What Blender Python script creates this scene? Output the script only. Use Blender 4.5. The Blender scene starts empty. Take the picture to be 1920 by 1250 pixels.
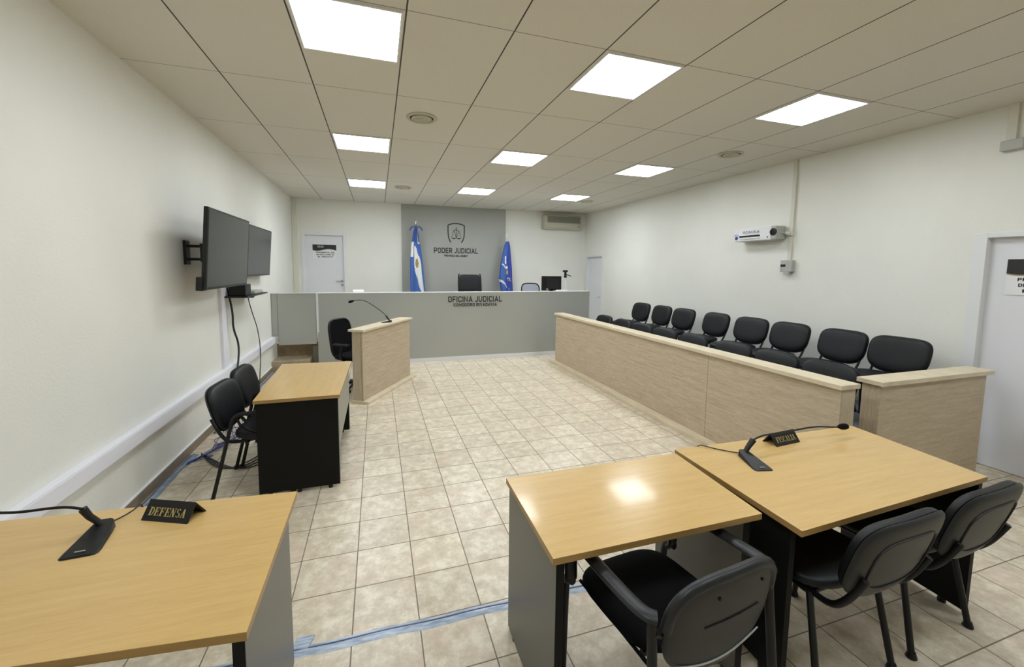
import bpy, bmesh, math, random
from mathutils import Vector, Matrix
random.seed(7)
D = bpy.data
COL = bpy.context.scene.collection
scene = bpy.context.scene
PI = math.pi
def R(d): return math.radians(d)

# ---------------------------------------------------------------- camera, world, exposure
F_PX, YAW, PITCH, ROLL, CY = 778.795, 0.31342, -0.09127, 0.01077, 575.64
H = 1.730
CEIL = 3.162
cam_data = D.cameras.new('camera')
cam = D.objects.new('camera', cam_data); COL.objects.link(cam)
cam_data.sensor_fit = 'HORIZONTAL'; cam_data.sensor_width = 36.0
cam_data.lens = F_PX / 1920 * 36.0
cam_data.shift_y = -(625 - CY) / 1920
cam_data.clip_start = 0.02
cyw, syw, cp, sp = math.cos(YAW), math.sin(YAW), math.cos(PITCH), math.sin(PITCH)
fv = Vector((syw * cp, cyw * cp, sp)); rv = Vector((cyw, -syw, 0)); uv_ = rv.cross(fv)
cr, sr = math.cos(ROLL), math.sin(ROLL)
r2, u2 = cr * rv + sr * uv_, -sr * rv + cr * uv_
M3 = Matrix((r2, u2, -fv)).transposed()
cam.matrix_world = Matrix.Translation((0, 0, H)) @ M3.to_4x4()
scene.camera = cam
world = D.worlds.new('world'); scene.world = world; world.use_nodes = True
world.node_tree.nodes['Background'].inputs[0].default_value = (0.9, 0.95, 1.0, 1)
world.node_tree.nodes['Background'].inputs[1].default_value = 0.05
scene.view_settings.view_transform = 'Standard'
scene.view_settings.look = 'None'
scene.view_settings.exposure = 0.88
scene.view_settings.gamma = 1.0
scene.view_settings.use_curve_mapping = False
LAMP = 11.0            # strength of the ceiling panels' diffusers
scene.cycles.use_denoising = True
scene.cycles.max_bounces = 12
scene.cycles.diffuse_bounces = 10
scene.cycles.sample_clamp_indirect = 8.0

# ---------------------------------------------------------------- materials
def srgb(r, g, b):
    f = lambda c: (c / 255 / 12.92) if c / 255 <= 0.04045 else ((c / 255 + 0.055) / 1.055) ** 2.4
    return (f(r), f(g), f(b), 1)
def mat(name, col, rough=0.6, metal=0.0, spec=0.5, coat=0.0):
    m = D.materials.new(name); m.use_nodes = True
    b = m.node_tree.nodes['Principled BSDF']
    b.inputs['Base Color'].default_value = col
    b.inputs['Roughness'].default_value = rough
    b.inputs['Metallic'].default_value = metal
    b.inputs['Specular IOR Level'].default_value = spec
    b.inputs['Coat Weight'].default_value = coat
    b.inputs['Coat Roughness'].default_value = 0.09
    return m
class N:
    """small node helper"""
    def __init__(s, m): s.m = m; s.t = m.node_tree; s.b = s.t.nodes['Principled BSDF']
    def new(s, kind, **kw):
        n = s.t.nodes.new(kind)
        for k, v in kw.items(): setattr(n, k, v)
        return n
    def link(s, a, b): s.t.links.new(a, b)
    def math(s, op, a, b=None, c=None):
        n = s.new('ShaderNodeMath', operation=op)
        for i, v in enumerate((a, b, c)):
            if v is None: continue
            if isinstance(v, (int, float)): n.inputs[i].default_value = v
            else: s.link(v, n.inputs[i])
        return n.outputs[0]
    def coords(s, scale=(1, 1, 1)):
        tc = s.new('ShaderNodeTexCoord'); mp = s.new('ShaderNodeMapping')
        mp.inputs['Scale'].default_value = scale
        s.link(tc.outputs['Object'], mp.inputs[0]); return mp.outputs[0]
    def noise(s, vec, scale, detail=3, rough=0.5):
        n = s.new('ShaderNodeTexNoise'); n.inputs['Scale'].default_value = scale
        n.inputs['Detail'].default_value = detail; n.inputs['Roughness'].default_value = rough
        s.link(vec, n.inputs['Vector']); return n.outputs[0]
    def ramp(s, fac, stops):
        r = s.new('ShaderNodeValToRGB'); e = r.color_ramp.elements
        while len(e) < len(stops): e.new(0.5)
        for el, (p, c) in zip(e, stops): el.position = p; el.color = c
        s.link(fac, r.inputs[0]); return r.outputs[0]
    def mix(s, fac, a, b, mode='MIX'):
        n = s.new('ShaderNodeMix', data_type='RGBA', blend_type=mode)
        for idx, v in ((0, fac), (6, a), (7, b)):
            if isinstance(v, (int, float)): n.inputs[idx].default_value = v
            elif isinstance(v, tuple): n.inputs[idx].default_value = v
            else: s.link(v, n.inputs[idx])
        return n.outputs[2]
    def bump(s, h, strength=0.2, dist=0.002):
        n = s.new('ShaderNodeBump'); n.inputs['Strength'].default_value = strength
        n.inputs['Distance'].default_value = dist
        s.link(h, n.inputs['Height']); s.link(n.outputs[0], s.b.inputs['Normal'])
    def color(s, c): s.link(c, s.b.inputs['Base Color'])

def paint(name, col, rough=0.55, bump=0.25, scale=55, var=0.04):
    m = mat(name, col, rough, spec=0.3); n = N(m); v = n.coords()
    a = n.noise(v, 1.3, 3); d = tuple(c * (1 - var) for c in col[:3]) + (1,)
    n.color(n.ramp(a, [(0.35, d), (0.65, col)]))
    n.bump(n.noise(v, scale, 4, 0.6), bump, 0.003)
    return m
M = {}
M['wall'] = paint('wall_paint', (0.79, 0.79, 0.735, 1), 0.5, 0.6, 60)
M['grey_paint'] = paint('grey_paint', (0.39, 0.40, 0.37, 1), 0.5, 0.12, 90)
M['white_lacquer'] = mat('white_lacquer', (0.74, 0.75, 0.76, 1), 0.35)
M['door_white'] = paint('door_white', (0.74, 0.75, 0.79, 1), 0.4, 0.05, 30, 0.02)
M['pvc'] = mat('white_pvc', (0.78, 0.78, 0.84, 1), 0.4)
M['conduit'] = mat('conduit_cream', (0.66, 0.65, 0.56, 1), 0.5)
M['box_grey'] = mat('socket_grey', (0.42, 0.43, 0.4, 1), 0.5)
M['ac'] = mat('aged_plastic', (0.50, 0.48, 0.38, 1), 0.45)
M['ac_dark'] = mat('aged_plastic_grille', (0.22, 0.21, 0.17, 1), 0.6)
M['black_vinyl'] = mat('black_vinyl', (0.0055, 0.006, 0.0075, 1), 0.48, spec=0.32)
n = N(M['black_vinyl']); v = n.coords(); n.bump(n.noise(v, 260, 3), 0.25, 0.001)
M['black_fabric'] = mat('black_fabric', (0.004, 0.004, 0.005, 1), 0.9, spec=0.15)
n = N(M['black_fabric']); v = n.coords(); n.bump(n.noise(v, 600, 2), 0.4, 0.001)
M['black_metal'] = mat('black_metal', (0.006, 0.006, 0.0065, 1), 0.4, spec=0.35)
M['plastic'] = mat('charcoal_plastic', (0.013, 0.0145, 0.0165, 1), 0.42, spec=0.4)
n = N(M['plastic']); v = n.coords(); n.bump(n.noise(v, 400, 2), 0.2, 0.0006)
M['black_plastic'] = mat('black_plastic', (0.006, 0.006, 0.007, 1), 0.42, spec=0.35)
M['foam'] = mat('microphone_foam', (0.008, 0.008, 0.010, 1), 0.95, spec=0.1)
M['screen'] = mat('dark_screen', (0.026, 0.028, 0.024, 1), 0.25, spec=0.5)
M['bezel'] = mat('screen_bezel', (0.006, 0.006, 0.006, 1), 0.35, spec=0.35)
M['chrome'] = mat('brushed_metal', (0.45, 0.44, 0.42, 1), 0.3, 1.0)
M['alu'] = mat('aluminium', (0.7, 0.7, 0.7, 1), 0.3, 1.0)
M['panel_grey'] = mat('grey_melamine', (0.115, 0.112, 0.102, 1), 0.38)
M['panel_black'] = mat('black_melamine', (0.0045, 0.0045, 0.004, 1), 0.55, spec=0.2)
M['panel_light'] = mat('light_grey_melamine', (0.30, 0.295, 0.25, 1), 0.45)
M['letter'] = mat('dark_lettering', (0.022, 0.024, 0.022, 1), 0.5)
M['gold'] = mat('gold_lettering', (0.50, 0.42, 0.16, 1), 0.45, 0.3)
M['paper'] = mat('white_paper', (0.78, 0.78, 0.80, 1), 0.7)
M['paper_dark'] = mat('dark_print', (0.012, 0.012, 0.014, 1), 0.5)
M['paper_gold'] = mat('brown_print', (0.30, 0.23, 0.12, 1), 0.6)
M['paper_grey'] = mat('grey_print', (0.42, 0.41, 0.42, 1), 0.6)
M['flag_blue'] = mat('flag_blue', (0.055, 0.13, 0.42, 1), 0.75)
M['flag_white'] = mat('flag_white', (0.75, 0.76, 0.74, 1), 0.75)
M['flag_gold'] = mat('flag_gold', (0.55, 0.42, 0.05, 1), 0.7)
M['flag_brown'] = mat('flag_sun', (0.33, 0.24, 0.07, 1), 0.7)
M['flag_navy'] = mat('flag_navy', (0.03, 0.06, 0.34, 1), 0.7)
M['pole_wood'] = mat('pole_wood', (0.22, 0.08, 0.03, 1), 0.4)
M['blue_cable'] = mat('blue_cable', (0.035, 0.06, 0.26, 1), 0.5)
M['cable'] = mat('black_cable', (0.012, 0.012, 0.013, 1), 0.5)
M['logo_blue'] = mat('logo_blue', (0.03, 0.05, 0.32, 1), 0.5)
M['letter_mauve'] = mat('letter_mauve', (0.22, 0.2, 0.3, 1), 0.5)
M['mesh_grey'] = mat('grey_mesh', (0.35, 0.37, 0.42, 1), 0.8)
M['platform_side'] = mat('platform_riser', (0.16, 0.18, 0.22, 1), 0.7)
M['carpet'] = mat('platform_top', (0.10, 0.10, 0.11, 1), 0.9)
M['dark'] = mat('dark_gap', (0.01, 0.01, 0.01, 1), 0.9)

def wood(name, c0, c1, c2, stretch, rough=0.4, scale=6.0, streak=0.35, coat=0.0, axis_note=''):
    m = mat(name, c1, rough, spec=0.4, coat=coat); n = N(m); v = n.coords(stretch)
    a = n.noise(v, scale, 5, 0.6)
    base = n.ramp(a, [(0.30, c0), (0.5, c1), (0.72, c2)])
    fine = n.noise(v, scale * 5, 3, 0.6)
    f2 = n.ramp(fine, [(0.35, (1 - streak * 0.4,) * 3 + (1,)), (0.6, (1, 1, 1, 1))])
    n.color(n.mix(1.0, base, f2, 'MULTIPLY'))
    n.bump(fine, 0.05, 0.0005)
    return m
MAPLE = ((0.56, 0.365, 0.135, 1), (0.60, 0.40, 0.152, 1), (0.635, 0.43, 0.168, 1))
M['maple'] = wood('maple_top', *MAPLE, (1.0, 12.0, 12.0), 0.28, 3.5, 0.14, coat=0.28)
M['maple_y'] = wood('maple_top_along', *MAPLE, (12.0, 1.0, 12.0), 0.28, 3.5, 0.14, coat=0.28)
M['maple_edge'] = wood('maple_edge', (0.30, 0.18, 0.06, 1), (0.36, 0.22, 0.075, 1), (0.40, 0.25, 0.09, 1), (1, 1, 8), 0.4, 4, 0.1)
OAK = ((0.45, 0.365, 0.25, 1), (0.53, 0.435, 0.31, 1), (0.60, 0.505, 0.375, 1))
M['oak'] = wood('light_oak', *OAK, (1.2, 1.2, 14.0), 0.5, 2.6, 0.45)
M['oak_v'] = wood('light_oak_upright', *OAK, (14, 14, 1.2), 0.5, 2.6, 0.45)
OAKT = ((0.60, 0.51, 0.36, 1), (0.66, 0.57, 0.41, 1), (0.72, 0.63, 0.47, 1))
M['oak_top'] = wood('light_oak_ledge', *OAKT, (4, 2, 4), 0.42, 2.0, 0.12)
M['seam'] = mat('wood_seam', (0.16, 0.12, 0.07, 1), 0.7)

# floor tiles
TX0, TY0, TP = -0.1435, 2.2573, 0.3109
def tile_material(name, x0, y0, p, c_lo, c_mid, c_hi, grout, rough=0.33):
    m = mat(name, c_mid, rough, spec=0.45); n = N(m)
    tc = n.new('ShaderNodeTexCoord'); sx = n.new('ShaderNodeSeparateXYZ'); n.link(tc.outputs['Object'], sx.inputs[0])
    u = n.math('DIVIDE', n.math('SUBTRACT', sx.outputs[0], x0), p)
    w = n.math('DIVIDE', n.math('SUBTRACT', sx.outputs[1], y0), p)
    def edge(t):
        f = n.math('FRACT', t); return n.math('MINIMUM', f, n.math('SUBTRACT', 1.0, f))
    e = n.math('MINIMUM', edge(u), edge(w))
    g = n.math('LESS_THAN', e, 0.0095)
    comb = n.new('ShaderNodeCombineXYZ'); n.link(n.math('FLOOR', u), comb.inputs[0]); n.link(n.math('FLOOR', w), comb.inputs[1])
    wn = n.new('ShaderNodeTexWhiteNoise', noise_dimensions='2D'); n.link(comb.outputs[0], wn.inputs['Vector'])
    vv = n.new('ShaderNodeVectorMath', operation='MULTIPLY_ADD')
    n.link(wn.outputs['Color'], vv.inputs[0]); vv.inputs[1].default_value = (7, 7, 7); n.link(tc.outputs['Object'], vv.inputs[2])
    a = n.noise(vv.outputs[0], 13.0, 7, 0.72)
    base = n.ramp(a, [(0.36, c_lo), (0.50, c_mid), (0.62, c_hi)])
    pink = n.noise(vv.outputs[0], 4.0, 2)
    base = n.mix(n.ramp(pink, [(0.5, (0, 0, 0, 1)), (0.7, (0.35, 0.35, 0.35, 1))]), base, (0.58, 0.43, 0.33, 1))
    vr = n.math('ADD', n.math('MULTIPLY', wn.outputs['Value'], 0.12), 0.90)
    cc = n.new('ShaderNodeCombineXYZ')
    for i in range(3): n.link(vr, cc.inputs[i])
    base = n.mix(1.0, base, cc.outputs[0], 'MULTIPLY')
    n.color(n.mix(g, base, grout))
    rr = n.math('ADD', n.math('MULTIPLY', g, 0.5), n.math('ADD', n.math('MULTIPLY', a, 0.18), rough - 0.09))
    n.link(rr, n.b.inputs['Roughness'])
    hgt = n.math('SUBTRACT', n.math('MULTIPLY', a, 0.15), g)
    n.bump(hgt, 0.35, 0.0015)
    return m
M['tiles'] = tile_material('floor_tiles', TX0, TY0, TP, (0.53, 0.455, 0.335, 1), (0.64, 0.565, 0.43, 1), (0.76, 0.70, 0.57, 1), (0.19, 0.155, 0.12, 1))
M['skirting_tile'] = wood('skirting_tile', (0.20, 0.15, 0.10, 1), (0.25, 0.19, 0.13, 1), (0.30, 0.24, 0.17, 1), (2, 2, 2), 0.4, 5, 0.2)
M['step_tile'] = wood('step_tile', (0.24, 0.17, 0.10, 1), (0.30, 0.21, 0.12, 1), (0.36, 0.27, 0.17, 1), (2, 2, 2), 0.45, 5, 0.3)
M['step_tread'] = wood('step_tread', (0.34, 0.27, 0.18, 1), (0.40, 0.33, 0.23, 1), (0.47, 0.40, 0.30, 1), (2, 2, 2), 0.45, 5, 0.2)

# ceiling boards
GX0, GPX, GY0, GPY = -1.7217, 0.6344, 3.7349, 1.2088
def ceiling_material():
    m = mat('ceiling_boards', (0.60, 0.575, 0.51, 1), 0.8, spec=0.2); n = N(m)
    tc = n.new('ShaderNodeTexCoord'); sx = n.new('ShaderNodeSeparateXYZ'); n.link(tc.outputs['Object'], sx.inputs[0])
    def edge(o, x0, p):
        f = n.math('FRACT', n.math('DIVIDE', n.math('SUBTRACT', o, x0), p))
        return n.math('MULTIPLY', n.math('MINIMUM', f, n.math('SUBTRACT', 1.0, f)), p)
    ex = edge(sx.outputs[0], GX0, GPX); ey = edge(sx.outputs[1], GY0, GPY)
    gx = n.math('LESS_THAN', ex, 0.0048); gy = n.math('LESS_THAN', ey, 0.0036)
    v = n.coords(); sp_ = n.noise(v, 160, 2)
    base = n.ramp(sp_, [(0.3, (0.64, 0.61, 0.54, 1)), (0.6, (0.70, 0.67, 0.60, 1))])
    big = n.noise(v, 0.9, 2)
    base = n.mix(n.ramp(big, [(0.4, (0, 0, 0, 1)), (0.7, (0.12, 0.12, 0.12, 1))]), base, (0.66, 0.66, 0.56, 1))
    c = n.mix(n.math('MULTIPLY', gy, 0.75), base, (0.15, 0.13, 0.11, 1))
    c = n.mix(gx, c, (0.085, 0.075, 0.065, 1))
    n.color(c)
    n.bump(n.math('SUBTRACT', n.math('MULTIPLY', sp_, 0.2), n.math('MAXIMUM', gx, gy)), 0.4, 0.003)
    return m
M['ceiling'] = ceiling_material()
def emissive(name, col, s):
    m = mat(name, col, 0.5); b = m.node_tree.nodes['Principled BSDF']
    b.inputs['Emission Color'].default_value = col; b.inputs['Emission Strength'].default_value = s
    return m
M['lamp'] = emissive('lamp_diffuser', (0.90, 0.955, 1.0, 1), LAMP)
for rj_, k_ in ((-3, 0.95), (-1, 1.0), (1, 1.05), (3, 1.5)): M['lamp_%d' % rj_] = emissive('lamp_diffuser_row', (0.90, 0.955, 1.0, 1), LAMP * k_)
def tape_material():
    m = mat('pale_blue_tape', (0.36, 0.45, 0.62, 1), 0.28); n = N(m); v = n.coords((1, 6, 1))
    a = n.noise(v, 14, 4)
    n.color(n.ramp(a, [(0.35, (0.24, 0.30, 0.41, 1)), (0.5, (0.36, 0.44, 0.56, 1)), (0.68, (0.52, 0.58, 0.66, 1))]))
    n.bump(a, 0.5, 0.003)
    return m
M['tape'] = tape_material()
M['wall_tape'] = wood('slate_tape', (0.10, 0.13, 0.19, 1), (0.16, 0.20, 0.27, 1), (0.26, 0.31, 0.38, 1), (1, 1, 1), 0.3, 12, 0.2)
M['tape_dark'] = mat('cable_under_tape', (0.14, 0.18, 0.30, 1), 0.35)

# ---------------------------------------------------------------- mesh helpers
class MB:
    def __init__(s): s.bm = bmesh.new()
    def box(s, x0, x1, y0, y1, z0, z1, mi=0):
        vs = [s.bm.verts.new(p) for p in ((x0, y0, z0), (x1, y0, z0), (x1, y1, z0), (x0, y1, z0), (x0, y0, z1), (x1, y0, z1), (x1, y1, z1), (x0, y1, z1))]
        for f in ((0, 3, 2, 1), (4, 5, 6, 7), (0, 1, 5, 4), (1, 2, 6, 5), (2, 3, 7, 6), (3, 0, 4, 7)):
            s.bm.faces.new([vs[i] for i in f]).material_index = mi
        return s
    def prism(s, poly, z0, z1, mi=0, mi_side=None):
        """poly in x,y counter-clockwise, extruded z0..z1"""
        a = [s.bm.verts.new((p[0], p[1], z0)) for p in poly]; b = [s.bm.verts.new((p[0], p[1], z1)) for p in poly]
        s.bm.faces.new(a[::-1]).material_index = mi; s.bm.faces.new(b).material_index = mi
        k = len(poly)
        for i in range(k):
            j = (i + 1) % k
            s.bm.faces.new((a[i], a[j], b[j], b[i])).material_index = mi if mi_side is None else mi_side
        return s
    def prism_dir(s, pts, d, mi=0):
        """closed polygon of 3-D points pushed along vector d"""
        a = [s.bm.verts.new(p) for p in pts]; b = [s.bm.verts.new(Vector(p) + Vector(d)) for p in pts]
        s.bm.faces.new(a).material_index = mi; s.bm.faces.new(b[::-1]).material_index = mi
        k = len(pts)
        for i in range(k):
            j = (i + 1) % k
            s.bm.faces.new((a[j], a[i], b[i], b[j])).material_index = mi
        return s
    def tube(s, pts, r, seg=10, flat=1.0, smooth=3, caps=True, radii=None, mi=0):
        """swept tube; flat squeezes the section in its second axis; smooth rounds the corners"""
        P_ = [Vector(p) for p in pts]
        if smooth and len(P_) > 2:
            for _ in range(smooth):
                Q = [P_[0]]
                for i in range(len(P_) - 1):
                    a, b = P_[i], P_[i + 1]
                    if i > 0: Q.append(a.lerp(b, 0.25))
                    if i < len(P_) - 2: Q.append(a.lerp(b, 0.75))
                Q.append(P_[-1]); P_ = Q
        up = None; rings = []
        L = len(P_)
        for i, p in enumerate(P_):
            t = (P_[min(i + 1, L - 1)] - P_[max(i - 1, 0)]).normalized()
            if up is None:
                up = Vector((0, 0, 1)) if abs(t.z) < 0.9 else Vector((1, 0, 0))
            up = (up - t * up.dot(t)).normalized(); sd = t.cross(up)
            rr = r if radii is None else radii[0] + (radii[1] - radii[0]) * i / (L - 1)
            rings.append([s.bm.verts.new(p + rr * math.cos(a) * sd + rr * flat * math.sin(a) * up) for a in (2 * PI * k / seg for k in range(seg))])
        for a, b in zip(rings, rings[1:]):
            for k in range(seg):
                j = (k + 1) % seg
                f = s.bm.faces.new((a[k], a[j], b[j], b[k])); f.material_index = mi
        if caps:
            s.bm.faces.new(rings[0][::-1]).material_index = mi; s.bm.faces.new(rings[-1]).material_index = mi
        return s
    def lathe(s, prof, c=(0, 0, 0), seg=24, axis='Z', mi=0):
        """prof: list of (radius, height)"""
        rings = []
        for r, h in prof:
            ring = []
            for k in range(seg):
                a = 2 * PI * k / seg; p = (r * math.cos(a), r * math.sin(a), h)
                if axis == 'X': p = (p[2], p[0], p[1])
                if axis == 'Y': p = (p[0], p[2], p[1])
                ring.append(s.bm.verts.new((c[0] + p[0], c[1] + p[1], c[2] + p[2])))
            rings.append(ring)
        for a, b in zip(rings, rings[1:]):
            for k in range(seg):
                j = (k + 1) % seg; s.bm.faces.new((a[k], a[j], b[j], b[k])).material_index = mi
        if prof[0][0] > 1e-5: s.bm.faces.new(rings[0][::-1]).material_index = mi
        if prof[-1][0] > 1e-5: s.bm.faces.new(rings[-1]).material_index = mi
        return s
    def cushion(s, w, h, t0, t1, nexp=3.2, bend=0.0, mat_=None, bottom=1.0, seg=40, shape=None, mi=0):
        """pad in the XZ plane, from -t0 (back, -Y) to +t1 (front, +Y); bend curves it about Z"""
        S = [1.0, 0.985, 0.95, 0.88, 0.76, 0.55, 0.3]
        def pt(s_, k, side):
            a = 2 * PI * k / seg; ca, sa = math.cos(a), math.sin(a)
            ne = nexp if not isinstance(nexp, tuple) else (nexp[0] if sa > 0 else nexp[1])
            x = abs(ca) ** (2 / ne) * (1 if ca > 0 else -1) * w / 2
            z = abs(sa) ** (2 / ne) * (1 if sa > 0 else -1) * h / 2
            if shape: x, z = shape(x, z)
            x *= s_; z *= s_
            prof = (1 - s_ ** 7) ** 0.5 if s_ < 1 else 0
            y = (t1 if side > 0 else -t0) * (0.15 + 0.85 * prof) if s_ < 1 else 0
            y += bend * x * x
            return Vector((x, y, z))
        T = mat_ or Matrix.Identity(4)
        rim = [s.bm.verts.new(T @ pt(1.0, k, 1)) for k in range(seg)]
        for side in (1, -1):
            prev = rim
            for s_ in S[1:]:
                ring = [s.bm.verts.new(T @ pt(s_, k, side)) for k in range(seg)]
                for k in range(seg):
                    j = (k + 1) % seg
                    q = (prev[k], prev[j], ring[j], ring[k])
                    s.bm.faces.new(q if side < 0 else q[::-1]).material_index = mi
                prev = ring
            c = s.bm.verts.new(T @ Vector((0, t1 if side > 0 else -t0, 0)))
            for k in range(seg):
                j = (k + 1) % seg
                q = (prev[k], prev[j], c)
                s.bm.faces.new(q if side < 0 else q[::-1]).material_index = mi
        return s
    def xform(s, m):
        bmesh.ops.transform(s.bm, matrix=m, verts=s.bm.verts); return s

def obj(name, mb, m, parent=None, smooth=False, bevel=0.0, subsurf=0):
    me = D.meshes.new(name)
    bmesh.ops.recalc_face_normals(mb.bm, faces=mb.bm.faces)
    mb.bm.to_mesh(me); mb.bm.free()
    ms = m if isinstance(m, (list, tuple)) else [m]
    for x in ms: me.materials.append(M[x] if isinstance(x, str) else x)
    if smooth:
        for p in me.polygons: p.use_smooth = True
        try: me.set_sharp_from_angle(angle=R(42))
        except Exception: pass
    o = D.objects.new(name, me); COL.objects.link(o)
    if parent: o.parent = parent
    if bevel:
        b = o.modifiers.new('bevel', 'BEVEL'); b.width = bevel; b.segments = 2; b.limit_method = 'ANGLE'; b.angle_limit = R(40)
    if subsurf:
        b = o.modifiers.new('sub', 'SUBSURF'); b.levels = subsurf; b.render_levels = subsurf
    return o
def tag(o, label=None, cat=None, group=None, kind=None):
    if label: o['label'] = label
    if cat: o['category'] = cat
    if group: o['group'] = group
    if kind: o['kind'] = kind
    return o
def empty(name, loc=(0, 0, 0), rz=0.0, label=None, cat=None, group=None, kind=None):
    o = D.objects.new(name, None); COL.objects.link(o); o.empty_display_size = 0.1
    o.location = loc; o.rotation_euler = (0, 0, rz)
    return tag(o, label, cat, group, kind)
def kids(o): return [c for c in D.objects if c.parent == o]
def copy_tree(o, parent=None):
    c = o.copy(); COL.objects.link(c)
    if parent: c.parent = parent
    for ch in kids(o): copy_tree(ch, c)
    return c
def bx(*a): return MB().box(*a)

# frame matrices that stand text upright: facing -Y, and facing -X
def face_negY(x, y, z): return Matrix.Translation((x, y, z)) @ Matrix.Rotation(PI / 2, 4, 'X')
def face_negX(x, y, z): return Matrix.Translation((x, y, z)) @ Matrix.Rotation(-PI / 2, 4, 'Z') @ Matrix.Rotation(PI / 2, 4, 'X')

def _arc(cx, cy, rx, ry, a0, a1, n_=8):
    return [(cx + rx * math.cos(R(a0 + (a1 - a0) * k / n_)), cy + ry * math.sin(R(a0 + (a1 - a0) * k / n_))) for k in range(n_ + 1)]
def _bowl(y0, y1, x=0.56):
    r_ = min(0.22, (y1 - y0) / 2)
    return [(0.0, y0)] + _arc(x - r_, y0 + r_, r_, r_, -90, 0, 5) + _arc(x - r_, y1 - r_, r_, r_, 0, 90, 5) + [(0.0, y1)]
_O = _arc(0.23, 0.77, 0.23, 0.23, 180, 90, 5) + _arc(0.33, 0.77, 0.23, 0.23, 90, 0, 5) + _arc(0.33, 0.23, 0.23, 0.23, 0, -90, 5) + _arc(0.23, 0.23, 0.23, 0.23, -90, -180, 5) + [(0.0, 0.78)]
GLYPH = {
 'A': (0.62, [[(0, 0), (0.31, 1), (0.62, 0)], [(0.11, 0.27), (0.51, 0.27)]]),
 'B': (0.56, [[(0, 0), (0, 1)], _bowl(0.5, 1), _bowl(0, 0.5)]),
 'C': (0.54, [_arc(0.33, 0.77, 0.23, 0.23, 10, 90, 5) + _arc(0.23, 0.77, 0.23, 0.23, 90, 180, 5) + _arc(0.23, 0.23, 0.23, 0.23, 180, 270, 5) + _arc(0.33, 0.23, 0.23, 0.23, 270, 350, 5)]),
 'D': (0.56, [_bowl(0, 1) + [(0, 0)]]),
 'E': (0.48, [[(0.48, 0), (0, 0), (0, 1), (0.48, 1)], [(0, 0.51), (0.42, 0.51)]]),
 'F': (0.46, [[(0, 0), (0, 1), (0.46, 1)], [(0, 0.48), (0.40, 0.48)]]),
 'H': (0.56, [[(0, 0), (0, 1)], [(0.56, 0), (0.56, 1)], [(0, 0.5), (0.56, 0.5)]]),
 'I': (0.0, [[(0, 0), (0, 1)]]),
 'J': (0.44, [[(0.44, 1)] + _arc(0.22, 0.22, 0.22, 0.22, 0, -140, 8)]),
 'L': (0.44, [[(0, 1), (0, 0), (0.44, 0)]]),
 'M': (0.70, [[(0, 0), (0, 1), (0.35, 0.35), (0.70, 1), (0.70, 0)]]),
 'N': (0.58, [[(0, 0), (0, 1), (0.58, 0), (0.58, 1)]]),
 'O': (0.56, [_O]),
 'P': (0.56, [[(0, 0), (0, 1)], _bowl(0.42, 1)]),
 'R': (0.56, [[(0, 0), (0, 1)], _bowl(0.44, 1), [(0.28, 0.44), (0.56, 0)]]),
 'S': (0.52, [_arc(0.26, 0.745, 0.26, 0.255, 30, 270, 10) + _arc(0.26, 0.245, 0.26, 0.245, 90, -150, 10)]),
 'T': (0.54, [[(0, 1), (0.54, 1)], [(0.27, 0), (0.27, 1)]]),
 'U': (0.56, [[(0, 1)] + _arc(0.25, 0.25, 0.25, 0.25, 180, 270, 5) + _arc(0.31, 0.25, 0.25, 0.25, 270, 360, 5) + [(0.56, 1)]]),
 'V': (0.60, [[(0, 1), (0.30, 0), (0.60, 1)]]),
 'G': (0.56, [_arc(0.33, 0.77, 0.23, 0.23, 10, 90, 5) + _arc(0.23, 0.77, 0.23, 0.23, 90, 180, 5) + _arc(0.23, 0.23, 0.23, 0.23, 180, 270, 5) + _arc(0.33, 0.23, 0.23, 0.23, 270, 360, 5) + [(0.56, 0.48), (0.3, 0.48)]]),
}
def sans_text(body, height, width, weight=0.17, depth=0.003):
    """lettering of even strokes in the XY plane, baseline at y=0, centred on x=0"""
    mb = MB(); x = 0.0; g = weight
    for ch in body:
        if ch == ' ': x += 0.16 + g; continue
        w_, strokes = GLYPH[ch]
        for st_ in strokes:
            P_ = [Vector((x + g / 2 + px, g / 2 + py * (1 - g))) for px, py in st_]
            n_ = len(P_); lft, rgt = [], []
            for i, p in enumerate(P_):
                d0 = (p - P_[i - 1]).normalized() if i else (P_[1] - p).normalized()
                d1 = (P_[i + 1] - p).normalized() if i < n_ - 1 else d0
                if i == 0: p = p - d1 * g * 0.5 if not (st_[0] == st_[-1]) else p
                if i == n_ - 1: p = p + d0 * g * (0.5 if st_[0] != st_[-1] else 0.5)
                n0 = Vector((-d0.y, d0.x)); n1 = Vector((-d1.y, d1.x)); m_ = (n0 + n1)
                m_ = m_.normalized() if m_.length > 1e-4 else n0
                k = g / 2 / max(0.42, m_.dot(n0))
                lft.append(p + m_ * k); rgt.append(p - m_ * k)
            for i in range(n_ - 1):
                mb.prism([rgt[i], rgt[i + 1], lft[i + 1], lft[i]], 0, depth / height)
        x += w_ + g + 0.15
    x -= 0.15
    k = width / x
    bmesh.ops.transform(mb.bm, matrix=Matrix.Diagonal((k, height, height, 1)) @ Matrix.Translation((-x / 2, 0, 0)), verts=mb.bm.verts)
    return mb
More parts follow.
